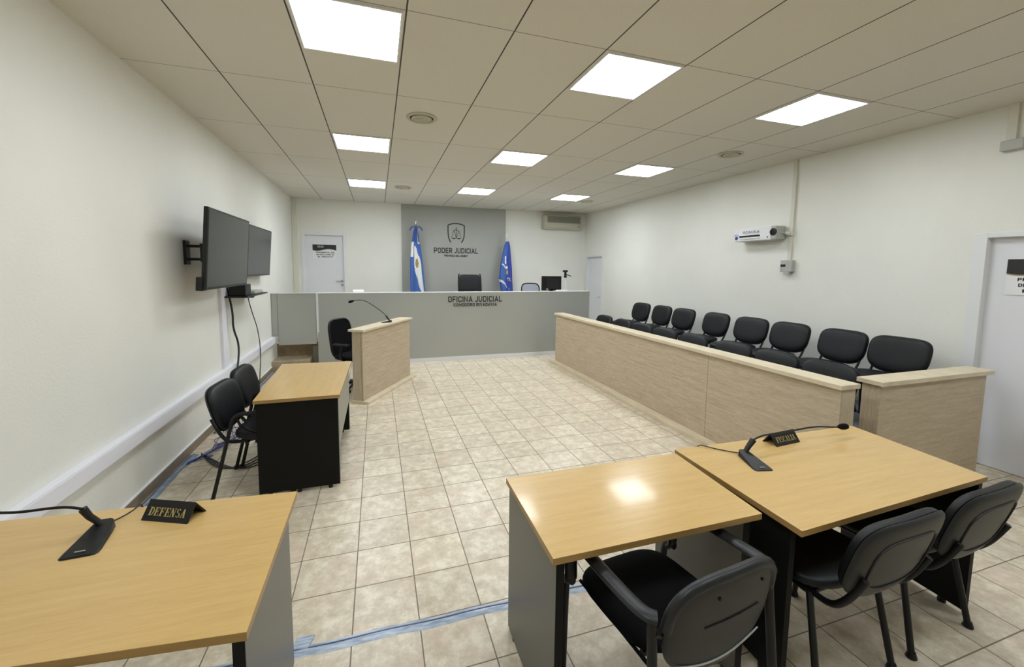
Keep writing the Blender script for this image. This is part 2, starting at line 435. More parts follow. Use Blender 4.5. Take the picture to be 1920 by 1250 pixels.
# serif stroke lettering (thick stems, thin hairlines) in a 0..w x 0..1 cell
def serif_text(body, height, advance=0.82):
    mb = MB(); T, t = 0.20, 0.07; x = 0.0
    def q(x0, z0, x1, z1): mb.box(x + x0, x + x1, z0, z1, 0, 0.01)
    def line(a, b, w):
        a = Vector((a[0] + x, a[1], 0)); b = Vector((b[0] + x, b[1], 0)); h = Vector((w / 2, 0, 0))
        mb.prism([(a - h)[:2], (a + h)[:2], (b + h)[:2], (b - h)[:2]], 0, 0.01)
    def arc(cx, cy, rx, ry, a0, a1, wt=0.17):
        n_ = 14; o_, i_ = [], []
        for k in range(n_ + 1):
            a = R(a0 + (a1 - a0) * k / n_); w = 0.05 + (wt - 0.05) * abs(math.cos(a))
            o_.append((x + cx + rx * math.cos(a), cy + ry * math.sin(a)))
            i_.append((x + cx + (rx - w) * math.cos(a), cy + (ry - t) * math.sin(a)))
        mb.prism(o_ + i_[::-1], 0, 0.01)
    for ch in body:
        adv = advance
        if ch in 'DEFL': q(0.12, 0, 0.12 + T, 1); q(0.02, 0, 0.42, t)
        if ch in 'DEF': q(0.02, 1 - t, 0.42, 1)
        if ch in 'EF': q(0.3, 1 - t, 0.7, 1); q(0.63, 0.72, 0.7, 1); q(0.3, 0.47, 0.55, 0.54); q(0.5, 0.38, 0.56, 0.63)
        if ch in 'EL': q(0.3, 0, 0.7, t); q(0.63, 0, 0.7, 0.28)
        if ch == 'D': arc(0.32, 0.5, 0.44, 0.5, -90, 90)
        if ch == 'I': q(0.12, 0, 0.12 + T, 1); q(0.02, 0, 0.42, t); q(0.02, 1 - t, 0.42, 1); adv = 0.5
        if ch == 'N': q(0.12, 0, 0.18, 1); q(0.62, 0, 0.68, 1); line((0.18, 1), (0.62, 0), T); q(0.02, 0, 0.28, t); q(0.52, 1 - t, 0.78, 1); adv = 0.86
        if ch == 'A': line((0.40, 1), (0.62, 0), T); line((0.40, 1), (0.14, 0), t); q(0.2, 0.3, 0.55, 0.36); q(0.02, 0, 0.26, t); q(0.48, 0, 0.78, t); adv = 0.86
        if ch == 'C': arc(0.42, 0.5, 0.38, 0.5, 50, 310); q(0.62, 0.7, 0.68, 0.95)
        if ch == 'S': arc(0.36, 0.74, 0.27, 0.26, 20, 270, 0.14); arc(0.36, 0.27, 0.29, 0.27, -160, 90, 0.14); adv = 0.74
        x += adv
    bmesh.ops.transform(mb.bm, matrix=Matrix.Diagonal((height, height, 0.1, 1)) @ Matrix.Translation((-x / 2, 0, 0)), verts=mb.bm.verts)
    return mb

# ---------------------------------------------------------------- the room
XL, XR, YB, YF = -1.68, 5.15, 9.80, -3.2
WT = 0.16
def struct(name, mb, m, **kw):
    return tag(obj(name, mb, m, **kw), kind='structure')
struct('floor', bx(XL - WT, XR + WT, YF - WT, YB + WT, -0.12, 0), 'tiles')
struct('ceiling', bx(XL - WT, XR + WT, YF - WT, YB + WT, CEIL, CEIL + 0.12), 'ceiling')
struct('wall_left', bx(XL - WT, XL, YF - WT, YB + WT, 0, CEIL), 'wall')
struct('wall_front', bx(XL, XR, YF - WT, YF, 0, CEIL), 'wall')
# back wall with its door opening
B1 = (-1.50, -0.645, 0.40, 2.455)      # opening x0 x1 z0 z1 in the back wall (platform level 0.40)
mb = MB(); mb.box(XL, B1[0], YB, YB + WT, 0, CEIL); mb.box(B1[1], XR, YB, YB + WT, 0, CEIL)
mb.box(B1[0], B1[1], YB, YB + WT, B1[3], CEIL); mb.box(B1[0], B1[1], YB, YB + WT, 0, B1[2])
struct('wall_back', mb, 'wall')
# right wall with two openings
D2 = (1.39, 2.29, 0.0, 2.075); D3 = (8.86, 9.70, 0.0, 2.08)
mb = MB()
mb.box(XR, XR + WT, YF - WT, D2[0], 0, CEIL); mb.box(XR, XR + WT, D2[1], D3[0], 0, CEIL); mb.box(XR, XR + WT, D3[1], YB + WT, 0, CEIL)
for d in (D2, D3): mb.box(XR, XR + WT, d[0], d[1], d[3], CEIL)
struct('wall_right', mb, 'wall')
struct('baseboard_left', MB().box(XL, XL + 0.012, YF, 7.6, 0, 0.085), 'skirting_tile')
struct('trim_1', MB().box(XL, XL + 0.016, YF, 7.6, 0.085, 0.094), 'white_lacquer')
mb = MB(); mb.box(XR - 0.012, XR, 2.36, 8.8, 0, 0.085); mb.box(XR - 0.012, XR, YF, 1.33, 0, 0.085)
struct('baseboard_right', mb, 'skirting_tile')
# grey feature panel on the back wall
struct('trim_2', bx(0.535, 2.985, YB - 0.02, YB, 0.40, CEIL), 'grey_paint')
# corner pipe casing
struct('trim_3', bx(XL, XL + 0.09, YB - 0.07, YB, 0.4, CEIL), 'conduit', bevel=0.01)

def lever(parent, base, out, side, m='chrome', name='handle'):
    """lever handle: base point, outward normal, sideways direction"""
    o_, s_ = Vector(out), Vector(side); b = Vector(base)
    mb = MB(); mb.tube([b, b + o_ * 0.05], 0.011, smooth=0)
    mb.tube([b + o_ * 0.045, b + o_ * 0.05 + s_ * 0.03, b + o_ * 0.05 + s_ * 0.12], 0.009)
    mb.tube([b, b + o_ * 0.008], 0.025, 16, smooth=0)
    mb.tube([b - Vector((0, 0, 0.09)), b - Vector((0, 0, 0.09)) + o_ * 0.01], 0.022, 16, smooth=0)
    return obj(name, mb, m, parent, smooth=True)
# door_1: back wall
d = empty('door_1', (0, 0, 0), kind='structure')
mb = MB(); f = 0.045
mb.box(B1[0] - 0.02, B1[0] + f, YB - 0.012, YB + 0.12, B1[2], B1[3] + 0.02); mb.box(B1[1] - f, B1[1] + 0.02, YB - 0.012, YB + 0.12, B1[2], B1[3] + 0.02)
mb.box(B1[0] + f, B1[1] - f, YB - 0.012, YB + 0.12, B1[3] - f, B1[3] + 0.02)
obj('frame', mb, 'white_lacquer', d, bevel=0.004)
obj('leaf', bx(B1[0] + f, B1[1] - f, YB + 0.05, YB + 0.09, B1[2] + 0.005, B1[3] - f), 'door_white', d)
lever(d, (B1[1] - f - 0.05, YB + 0.05, 1.43), (0, -1, 0), (-1, 0, 0))
# door_2: right wall near, door_3: right wall far
for nm, dd, hy, sy in (('door_2', D2, None, 0), ('door_3', D3, D3[0] + 0.11, 1)):
    d = empty(nm, (0, 0, 0), kind='structure')
    mb = MB(); f = 0.05
    mb.box(XR - 0.012, XR + 0.12, dd[0] - 0.02, dd[0] + f, 0, dd[3] + 0.02); mb.box(XR - 0.012, XR + 0.12, dd[1] - f, dd[1] + 0.04, 0, dd[3] + 0.02)
    mb.box(XR - 0.012, XR + 0.12, dd[0] + f, dd[1] - f, dd[3] - f * 0.5, dd[3] + 0.02)
    obj('frame', mb, 'white_lacquer', d, bevel=0.004)
    obj('leaf', bx(XR + 0.06, XR + 0.10, dd[0] + f, dd[1] - f, 0.006, dd[3] - f * 0.5), 'door_white', d)
    lever(d, (XR + 0.06, (dd[0] + f + 0.06), 1.07), (-1, 0, 0), (0, 1, 0), 'chrome')

# notices on the doors
def notice(name, w, h, mtx, label):
    root = empty(name); root.matrix_world = mtx; tag(root, label, 'sign', 'prohibition notices on the doors')
    obj('sheet', bx(-w / 2, w / 2, 0, h, 0, 0.003), 'paper', root)
    # dark printed header with a wavy lower edge
    n_ = 24; lo = [(-w / 2 + w * k / n_, h * (0.60 + 0.07 * math.sin(2 * PI * (k / n_) * 1.0 + 3.6) + 0.03)) for k in range(n_ + 1)]
    obj('header', MB().prism(lo + [(w / 2, h * 0.985), (-w / 2, h * 0.985)], 0.003, 0.0045), 'paper_dark', root)
    lo2 = [(-w / 2 + w * k / n_, h * (0.565 + 0.07 * math.sin(2 * PI * (k / n_) + 3.6) + 0.03)) for k in range(n_ + 1)]
    obj('header_band', MB().prism(lo2 + lo[::-1], 0.003, 0.0042), 'paper_gold', root)
    mb = MB(); 
    for k, (b, ww) in enumerate((('PODER JUDICIAL', 0.26), ('PROVINCIA DEL CHUBUT', 0.26))):
        t_ = sans_text(b, h * 0.045, w * ww, 0.2, 0.0005).xform(Matrix.Translation((-w * 0.16, h * (0.86 - 0.075 * k), 0.0048)))
        me = D.meshes.new('t'); t_.bm.to_mesh(me); mb.bm.from_mesh(me); t_.bm.free(); D.meshes.remove(me)
    obj('header_text', mb, 'paper', root)
    for k, (b, ww) in enumerate((('PROHIBIDO EL USO', 0.78), ('DE CELULARES EN', 0.75), ('EL RECINTO', 0.64))):
        obj('text_line', sans_text(b, h * 0.09, w * ww, 0.24, 0.0006).xform(Matrix.Translation((w * 0.03, h * (0.385 - 0.155 * k), 0.0035))), 'paper_dark', root)
    return root
notice('door_sign', 0.47, 0.30, face_negY(-1.075, YB + 0.046, 1.915), 'small notice with black header on the white door behind the grey counter')
notice('door_sign', 0.50, 0.31, face_negX(XR + 0.056, 1.875, 1.555), 'notice with black header on the white door at the right edge')

# trunking and skirting conduit on the left wall
tr = empty('cable_trunking', (0.001, 0, 0), label='long white plastic cable trunking running low along the left wall', cat='cable trunking')
obj('channel', bx(XL, XL + 0.052, YF, 7.66, 0.462, 0.575), 'pvc', tr, bevel=0.004)
obj('lid', bx(XL + 0.052, XL + 0.057, YF, 7.66, 0.472, 0.565), 'pvc', tr, bevel=0.002)
tag(obj('cable_duct', bx(XL, XL + 0.03, 5.36, 5.50, 0.577, 1.50), 'pvc', bevel=0.003), 'flat white vertical duct below the first wall screen', 'cable duct')

# ---------------------------------------------------------------- ceiling lights and vents
first = None
spots = []
for ci, cn in ((2, 'left'), (5, 'middle'), (8, 'right')):
    for rj, rn in ((-1, 'nearest'), (1, 'second'), (3, 'farthest'), (-3, 'behind')):
        spots.append((ci, cn, rj, rn))
for ci, cn, rj, rn in spots:
    lab = {'nearest': 'lit square ceiling panel, the large nearest one of the %s column' % cn,
           'second': 'lit square ceiling panel, second from the viewer in the %s column' % cn,
           'farthest': 'lit square ceiling panel, farthest one of the %s column' % cn,
           'behind': 'lit square ceiling panel overhead at the viewer in the %s column' % cn}[rn]
    cx = GX0 + (ci + 0.5) * GPX; cy = GY0 + rj * GPY + 0.313
    if first is None:
        root = empty('ceiling_light', (cx, cy, CEIL))
        s = 0.302; mb = MB()
        mb.box(-s, s, -s, -s + 0.014, -0.012, 0.0); mb.box(-s, s, s - 0.014, s, -0.012, 0.0)
        mb.box(-s, -s + 0.014, -s + 0.014, s - 0.014, -0.012, 0.0); mb.box(s - 0.014, s, -s + 0.014, s - 0.014, -0.012, 0.0)
        obj('frame', mb, 'white_lacquer', root)
        obj('diffuser', bx(-s + 0.014, s - 0.014, -s + 0.014, s - 0.014, -0.008, -0.001), 'lamp', root)
        first = root
    else:
        root = copy_tree(first); root.location = (cx, cy, CEIL)
    for ch in kids(root):
        if ch.name.startswith('diffuser'):
            ch.material_slots[0].link = 'OBJECT'; ch.material_slots[0].material = M['lamp_%d' % rj]
    tag(root, lab, 'ceiling light', 'square lit panels in the ceiling')
first = None
for x, y, lab in ((0.43, 4.19, 'round white ceiling vent, the large one right of the second left light panel'),
                  (4.15, 4.17, 'round ceiling vent high on the right, near the right wall'),
                  (0.46, 7.80, 'small distant round ceiling vent above the blue and white flag'),
                  (4.20, 7.97, 'distant round ceiling vent beside the farthest right light panel')):
    if first is None:
        first = root = empty('ceiling_vent', (x, y, CEIL))
        obj('rim', MB().lathe([(0.145, 0.0), (0.148, -0.006), (0.135, -0.016), (0.115, -0.014), (0.108, 0.0)], seg=36), 'ac', root, smooth=True)
        obj('throat', MB().lathe([(0.110, -0.003), (0.0, -0.003)], seg=36), 'dark', root)
        for r_ in (0.086, 0.062, 0.038):
            obj('ring', MB().lathe([(r_ + 0.010, -0.012), (r_, -0.020), (r_ - 0.010, -0.010), (r_ - 0.004, -0.006), (r_ + 0.010, -0.012)], seg=36), 'ac', root, smooth=True)
        obj('cone', MB().lathe([(0.0, -0.022), (0.02, -0.018), (0.016, -0.004)], seg=24), 'ac', root, smooth=True)
    else:
        root = copy_tree(first); root.location = (x, y, CEIL)
    tag(root, lab, 'ceiling vent', 'round vents in the ceiling')

# ---------------------------------------------------------------- platform, steps, counter
PL = 0.40
mb = MB(); mb.box(-0.96, 4.17, 7.80, YB, 0, PL); mb.box(XL, -0.96, 8.05, YB, 0, PL)
struct('floor_platform', mb, 'tiles')
st = struct('floor_step', bx(XL, -1.11, 7.58, 8.05, 0, 0.17), 'step_tread')
st2 = struct('floor_step_riser', bx(XL, -0.96, 8.035, 8.052, 0.17, PL), 'step_tile')
struct('floor_step_side', bx(-1.105, -0.965, 7.95, 8.04, 0, 0.34), 'panel_light')

YC = 7.70; TC = 1.295
ct = empty('judges_counter', (0, YC, 0), label='long grey judges counter with OFICINA JUDICIAL lettering across the room', cat='counter')
obj('front_panel', bx(-0.985, 4.185, 0, 0.09, 0.0, TC - 0.012), 'grey_paint', ct)
obj('cap', bx(-0.99, 4.19, -0.006, 0.12, TC - 0.012, TC), 'white_lacquer', ct, bevel=0.003)
obj('worktop', bx(-0.9, 4.15, 0.12, 0.78, 1.13, 1.16), 'white_lacquer', ct)
obj('edge_strip', bx(-0.990, -0.966, -0.004, 0.0, 0.62, TC - 0.012), 'white_lacquer', ct)
obj('plinth_strip', bx(-0.985, 4.185, -0.012, 0.0, 0.0, 0.075), 'white_lacquer', ct)
for x in (-0.80, 1.6, 4.0): obj('support', bx(x, x + 0.03, 0.12, 0.72, PL + 0.001, 1.13), 'panel_grey', ct)
obj('lettering', sans_text('OFICINA JUDICIAL', 0.112, 1.045, 0.19).xform(face_negY(1.765, -0.002, 1.102)), 'letter', ct)
obj('lettering', sans_text('COMODORO RIVADAVIA', 0.062, 0.84, 0.21).xform(face_negY(1.765, -0.002, 1.020)), 'letter', ct)
gt = empty('swing_gate', (-1.0, YC, 0), label='grey half-height swing gate left of the counter above the step', cat='gate')
obj('gate_panel', bx(-0.585, -0.004, 0.01, 0.045, 0.42, TC - 0.012), 'grey_paint', gt, bevel=0.003)
obj('wall_post', bx(-0.675, -0.590, 0.01, 0.06, 0.58, TC - 0.012), 'grey_paint', gt, bevel=0.002)
obj('cap', bx(-0.675, -0.004, 0.0, 0.06, TC - 0.011, TC), 'white_lacquer', gt)
for z in (0.47, 1.10): obj('hinge', bx(-0.600, -0.580, 0.0, 0.012, z, z + 0.07), 'grey_paint', gt)

# wall lettering with the scales emblem
ws = empty('wall_sign', (1.775, YB - 0.02, 2.04), label='dark scales emblem over PODER JUDICIAL lettering on grey back panel', cat='sign')
obj('lettering', sans_text('PODER JUDICIAL', 0.125, 1.04, 0.18).xform(face_negY(0, -0.003, 0.045)), 'letter', ws)
obj('lettering', sans_text('PROVINCIA DEL CHUBUT', 0.046, 0.56, 0.23).xform(face_negY(0, -0.003, -0.035)), 'letter', ws)
def ribbon(mb, pts, w, d=0.006):
    for a, b in zip(pts, pts[1:]):
        a = Vector((a[0], 0, a[1])); b = Vector((b[0], 0, b[1])); t_ = (b - a).normalized(); nn = Vector((-t_.z, 0, t_.x)) * w / 2
        e_ = t_ * w * 0.2
        mb.prism_dir([a - nn - e_, a + nn - e_, b + nn + e_, b - nn + e_], (0, -d, 0))
mb = MB()
def shield(side):
    P_ = [(0.0, 0.735), (0.08, 0.73), (0.15, 0.712), (0.192, 0.69), (0.192, 0.55), (0.187, 0.45), (0.172, 0.385), (0.15, 0.335), (0.125, 0.30)]
    return [(side * x, z) for x, z in P_]
for sd in (1, -1): ribbon(mb, shield(sd), 0.024)
obj('shield', mb, 'letter', ws)
mb = MB()
ribbon(mb, [(0, 0.40), (0, 0.655)], 0.012); ribbon(mb, [(-0.05, 0.575), (0, 0.60), (0.06, 0.565)], 0.011)
for cx, tz in ((-0.055, 0.585), (0.065, 0.57)):
    ribbon(mb, [(cx, tz), (cx - 0.055, 0.40)], 0.008); ribbon(mb, [(cx, tz), (cx + 0.055, 0.40)], 0.008)
    a = [(cx - 0.06 + 0.12 * k / 8, 0.402 - 0.03 * math.sin(PI * k / 8)) for k in range(9)]
    mb.prism_dir([(x, 0, z) for x, z in a], (0, -0.006, 0))
obj('scales', mb, 'letter', ws)

# air conditioner
ac = empty('air_conditioner', (4.42, YB, 2.74), label='beige split air conditioner high on the back wall right corner', cat='air conditioner')
mb = MB(); sec = [(-0.0, 0.0), (-0.17, 0.0), (-0.215, 0.04), (-0.225, 0.16), (-0.215, 0.31), (-0.17, 0.335), (0, 0.335)]
mb.prism_dir([(-0.50, y, z) for y, z in sec], (1.0, 0, 0)); obj('housing', mb, 'ac', ac, bevel=0.006)
mb = MB(); mb.box(-0.42, 0.46, -0.232, -0.222, 0.145, 0.30)
for k in range(7): mb.box(-0.41, 0.45, -0.237, -0.231, 0.152 + k * 0.021, 0.160 + k * 0.021)
obj('intake_grille', mb, 'ac_dark', ac)
obj('air_flap', bx(-0.44, 0.38, -0.226, -0.214, 0.035, 0.085), 'ac', ac, bevel=0.004)
obj('badge', bx(0.40, 0.46, -0.228, -0.22, 0.05, 0.066), 'ac_dark', ac)

# ---------------------------------------------------------------- flags
def flag(name, x, y, top, tilt, label, argentine):
    root = empty(name, (x, y, PL)); tag(root, label, 'flag')
    root.rotation_euler = (0, R(tilt), 0)
    Ht = top - PL
    obj('base', MB().lathe([(0.16, 0), (0.16, 0.02), (0.06, 0.05), (0.03, 0.07), (0.03, 0.12)]), 'chrome', root, smooth=True)
    obj('pole', MB().tube([(0, 0, 0.05), (0, 0, Ht - 0.12)], 0.014, smooth=0), 'pole_wood' if argentine else 'alu', root, smooth=True)
    obj('finial', MB().lathe([(0.012, Ht - 0.13), (0.022, Ht - 0.11), (0.014, Ht - 0.09), (0.026, Ht - 0.05), (0.012, Ht - 0.02), (0.0, Ht)]), 'chrome' if argentine else 'paper', root, smooth=True)
    mb = MB(); nu, nz = 96, 130; z_t, z_b = Ht - (0.19 if argentine else 0.22), 0.25
    cols = []
    def lerp_tab(tab, f_):
        for (f0, *v0), (f1, *v1) in zip(tab, tab[1:]):
            if f_ <= f1:
                k = (f_ - f0) / (f1 - f0); return [p + (q - p) * max(0, k) for p, q in zip(v0, v1)]
        return tab[-1][1:]
    if argentine: WT_ = [(0, -0.0, 0.035), (0.05, -0.01, 0.055), (0.20, -0.01, 0.095), (0.45, 0.0, 0.125), (0.72, 0.02, 0.145), (1.0, 0.02, 0.12)]
    else: WT_ = [(0, 0.02, 0.035), (0.06, 0.01, 0.07), (0.25, -0.01, 0.11), (0.50, -0.02, 0.15), (0.68, 0.02, 0.13), (1.0, 0.03, 0.11)]
    for i in range(nz + 1):
        f_ = i / nz; z = z_t + (z_b - z_t) * f_; row = []
        off, w = lerp_tab(WT_, f_)
        for k in range(nu):
            a = 2 * PI * k / nu
            rr = 1 + 0.16 * math.sin(7 * a + 2.2 * f_ * (1 if argentine else -1) + (0 if argentine else 1.2)) * min(1, f_ * 3) + 0.07 * math.sin(12 * a + 3 * f_)
            row.append(mb.bm.verts.new((off + w * rr * math.cos(a), (0.02 + w * 0.42) * rr * math.sin(a), z)))
        cols.append(row)
    BAND = [(0, 0, -0.3, -0.3), (0.19, -0.35, -0.30), (0.23, -0.45, 0.10), (0.31, -0.43, 0.5), (0.40, -0.44, 0.82), (0.49, -0.28, 0.97), (0.58, 0.10, 0.98), (0.72, 0.5, 0.98), (1.0, 0.8, 1.0)]
    BAND[0] = (0, -0.3, -0.3)
    for i in range(nz):
        f_ = (i + 0.5) / nz
        for k in range(nu):
            j = (k + 1) % nu; th = 2 * PI * (k + 0.5) / nu; u = math.cos(th)     # -1 left .. 1 right
            c = 0
            if argentine:
                lo, hi = lerp_tab(BAND, f_)
                if f_ > 0.2 and lo < u < hi: c = 1
                if 0.15 < f_ < 0.32 and u < -0.55 - 0.6 * (f_ - 0.15): c = 1
                if 0.02 < f_ < 0.18 and 0.45 < u < 0.9: c = 1
                if ((f_ - 0.395) / 0.055) ** 2 + ((u - 0.12) / 0.30) ** 2 < 1 and math.sin(th) < 0: c = 2
            else:
                if u > 0.0 - 0.25 * f_: c = 3
                if 0.20 < f_ < 0.31 and abs(u + 0.32 - 1.2 * (f_ - 0.25)) < 0.14: c = 1
                if abs((f_ - 0.335) - 0.09 * (u + 0.5)) < 0.010 and -0.8 < u < -0.15: c = 1
                if abs((f_ - 0.555) - 0.10 * (u + 0.6) - 0.12 * (u + 0.6) ** 2) < 0.018 and u < -0.12: c = 1
                if ((f_ - 0.355) / 0.022) ** 2 + ((u - 0.0) / 0.14) ** 2 < 1: c = 1
                if ((f_ - 0.42) / 0.034) ** 2 + ((u - 0.12) / 0.22) ** 2 < 1: c = 2
                if abs(f_ - 0.50 - 0.008 * math.sin(u * 14)) < 0.006 and 0.0 < u < 0.6: c = 1
                if abs(f_ - 0.53 - 0.008 * math.sin(u * 11)) < 0.005 and 0.1 < u < 0.7: c = 2
                if f_ > 0.63 and abs(u - 0.25) < 0.07: c = 1
            mb.bm.faces.new((cols[i][k], cols[i][j], cols[i + 1][j], cols[i + 1][k])).material_index = c
    mb.bm.faces.new(cols[0][::-1]); mb.bm.faces.new(cols[-1])
    obj('cloth', mb, ['flag_blue', 'flag_white', 'flag_brown' if argentine else 'flag_gold', 'flag_navy'], root, smooth=True)
    if argentine:
        mb = MB(); z = Ht - 0.20
        for s_ in (1, -1):
            mb.tube([(0, -0.03, z), (s_ * 0.05, -0.05, z + 0.05), (s_ * 0.12, -0.05, z + 0.0), (s_ * 0.13, -0.05, z - 0.05)], 0.024, 8, 0.6)
            mb.tube([(0, -0.04, z), (s_ * 0.03, -0.07, z - 0.10), (s_ * (0.05 if s_ > 0 else 0.02), -0.08, z - 0.30)], 0.018, 8, 0.6)
        mb.lathe([(0.0, -0.03), (0.03, 0.0), (0.0, 0.03)], (0, -0.04, z), 12)
        obj('ribbon_bow', mb, 'flag_blue', root, smooth=True)
    return root
flag('flag', 0.83, 9.50, 2.80, 0.0, 'blue and white flag with sun on a pole with ribbon bow', True)
flag('flag', 2.93, 9.50, 2.60, 0.0, 'deep blue flag with white and yellow details at the grey panel edge', False)

# ---------------------------------------------------------------- office chairs behind counter and lectern
def office_chair(loc, rz, label, group, back_m, frame_m, w=0.5, h=0.55, seat_z=0.48, back_top=1.12, arms=True, square=False, pads=True):
    r = empty('office_chair', loc, rz, label, 'chair', group)
    mb = MB()
    for k in range(5):
        a = 2 * PI * k / 5 + 0.3
        mb.tube([(0, 0, 0.10), (0.27 * math.cos(a), 0.27 * math.sin(a), 0.065)], 0.02, 8, 0.7, smooth=0, radii=(0.026, 0.015))
    obj('star_base', mb, 'black_plastic', r, smooth=True)
    for k in range(5):
        a = 2 * PI * k / 5 + 0.3; c = (0.27 * math.cos(a), 0.27 * math.sin(a))
        obj('caster', MB().lathe([(0.0, -0.018), (0.026, -0.016), (0.027, 0.016), (0.0, 0.018)], (c[0], c[1], 0.027), 16, 'X'), 'black_plastic', r, smooth=True)
    obj('gas_lift', MB().tube([(0, 0, 0.1), (0, 0, seat_z - 0.06)], 0.025, 14, smooth=0), 'black_metal', r, smooth=True)
    obj('seat', MB().cushion(w, 0.47, 0.035, 0.04, 3.6, mat_=Matrix.Translation((0, 0, seat_z)) @ Matrix.Rotation(PI / 2, 4, 'X')), 'black_fabric', r, smooth=True)
    T = Matrix.Translation((0, -0.25, back_top - h / 2)) @ Matrix.Rotation(R(8), 4, 'X')
    if pads:
        obj('backrest', MB().cushion(w, h, 0.03, 0.035, 7 if square else 3.4, 0.35, T), back_m, r, smooth=True)
        if square:
            mb = MB()
            for k in range(3): mb.tube([(-w / 2 + 0.03, 0.062, -0.02 - k * 0.10), (0, 0.045, -0.02 - k * 0.10), (w / 2 - 0.03, 0.062, -0.02 - k * 0.10)], 0.004, 6, smooth=2)
            mb.xform(T); obj('seam', mb, 'plastic', r)
            mb = MB()
            for s_ in (1, -1): mb.tube([(s_ * (w / 2 + 0.0), 0.03, -h / 2), (s_ * (w / 2 + 0.0), 0.03, h / 2 - 0.02), (s_ * (w / 2 - 0.03), 0.02, h / 2 + 0.012)], 0.013, 8)
            mb.xform(T); obj('back_frame', mb, 'black_plastic', r, smooth=True)
    else:
        obj('mesh_back', MB().cushion(w - 0.04, h - 0.04, 0.004, 0.004, 4, 0.3, T), back_m, r, smooth=True)
        pts = []
        for k in range(41):
            a = 2 * PI * k / 40; ca, sa = math.cos(a), math.sin(a)
            x = abs(ca) ** 0.5 * (1 if ca > 0 else -1) * (w / 2 - 0.01); z = abs(sa) ** 0.5 * (1 if sa > 0 else -1) * (h / 2 - 0.01)
            pts.append(T @ Vector((x, 0.3 * x * x, z)))
        obj('back_frame', MB().tube(pts, 0.014, 8, smooth=0, caps=False), frame_m, r, smooth=True)
    obj('back_support', MB().tube([(0, -0.05, seat_z - 0.05), (0, -0.27, seat_z - 0.04), (0, -0.30, seat_z + 0.15), (0, -0.29, seat_z + 0.30)], 0.02, 10), 'black_plastic', r, smooth=True)
    if arms:
        for s_ in (1, -1):
            a = obj('armrest', MB().tube([(s_ * 0.2, -0.02, seat_z - 0.03), (s_ * 0.285, -0.02, seat_z), (s_ * 0.29, 0.0, seat_z + 0.2)], 0.016, 8), 'black_plastic', r, smooth=True)
            obj('arm_pad', bx(s_ * 0.29 - 0.03, s_ * 0.29 + 0.03, -0.12, 0.12, seat_z + 0.195, seat_z + 0.22), 'plastic', a, bevel=0.008)
    return r
office_chair((1.98, 8.98, PL), PI, 'black high-backed judge chair seen over the grey counter', None, 'black_vinyl', 'black_plastic', 0.52, 0.62, 0.47, 1.20, True, True)
office_chair((3.36, 8.75, PL), PI, 'grey mesh office chair half hidden behind the computer screen', None, 'mesh_grey', 'black_plastic', 0.46, 0.46, 0.47, 1.02, False, False, False)
office_chair((-0.32, 6.26, 0), R(-125), 'black mesh office chair behind the witness stand', None, 'black_fabric', 'black_plastic', 0.47, 0.56, 0.47, 1.00, True, False, False)

# monitor, tripod and papers on the counter's worktop
mo = empty('computer_monitor', (3.53, 8.18, 1.16), 0.0, 'black computer monitor standing on the judges counter', 'monitor')
obj('housing', bx(-0.225, 0.225, -0.02, 0.02, 0.125, 0.43), 'bezel', mo, bevel=0.008)
obj('back_bulge', bx(-0.14, 0.14, -0.05, -0.02, 0.17, 0.36), 'black_plastic', mo, bevel=0.012)
obj('neck', bx(-0.04, 0.04, -0.02, 0.02, 0.02, 0.16), 'black_plastic', mo, bevel=0.005)
obj('foot', MB().lathe([(0.12, 0), (0.12, 0.012), (0.02, 0.022)]), 'black_plastic', mo, smooth=True)
obj('label_plate', bx(-0.13, -0.08, -0.022, -0.019, 0.14, 0.17), 'paper_grey', mo)
tp = empty('tripod', (3.86, 8.2, 1.16), 0.0, 'small silver tripod with black head beside the monitor', 'tripod')
for k in range(3):
    a = 2 * PI * k / 3 + 0.5
    lg = obj('leg', MB().tube([(0.01 * math.cos(a), 0.01 * math.sin(a), 0.38), (0.06 * math.cos(a), 0.06 * math.sin(a), 0.0)], 0.009, 8, smooth=0), 'white_lacquer', tp, smooth=True)
obj('centre_post', MB().tube([(0, 0, 0.12), (0, 0, 0.42)], 0.008, 8, smooth=0), 'alu', tp, smooth=True)
mb = MB(); mb.box(-0.025, 0.025, -0.03, 0.03, 0.40, 0.44); mb.box(-0.02, 0.02, -0.02, 0.02, 0.44, 0.52); mb.box(-0.05, 0.045, -0.035, 0.035, 0.52, 0.56)
obj('pan_head', mb, 'black_plastic', tp, bevel=0.006)
obj('pan_handle', MB().tube([(0.02, 0, 0.47), (0.13, -0.02, 0.43)], 0.009, 8, smooth=0), 'black_plastic', tp, smooth=True)
tag(obj('paper_stack', MB().box(3.56, 3.78, 7.86, 8.02, 1.16, 1.305), 'paper', bevel=0.003), 'white papers piled on the counter in front of the monitor', 'papers')
tag(obj('paper_roll', MB().lathe([(0.0, -0.09), (0.05, -0.09), (0.05, 0.09), (0.0, 0.09)], (-0.33, 8.0, 1.28), 20, 'X').box(-0.40, -0.26, 7.93, 8.07, 1.16, 1.24), 'paper', smooth=True), 'small white paper item peeking over the left part of counter', 'paper')

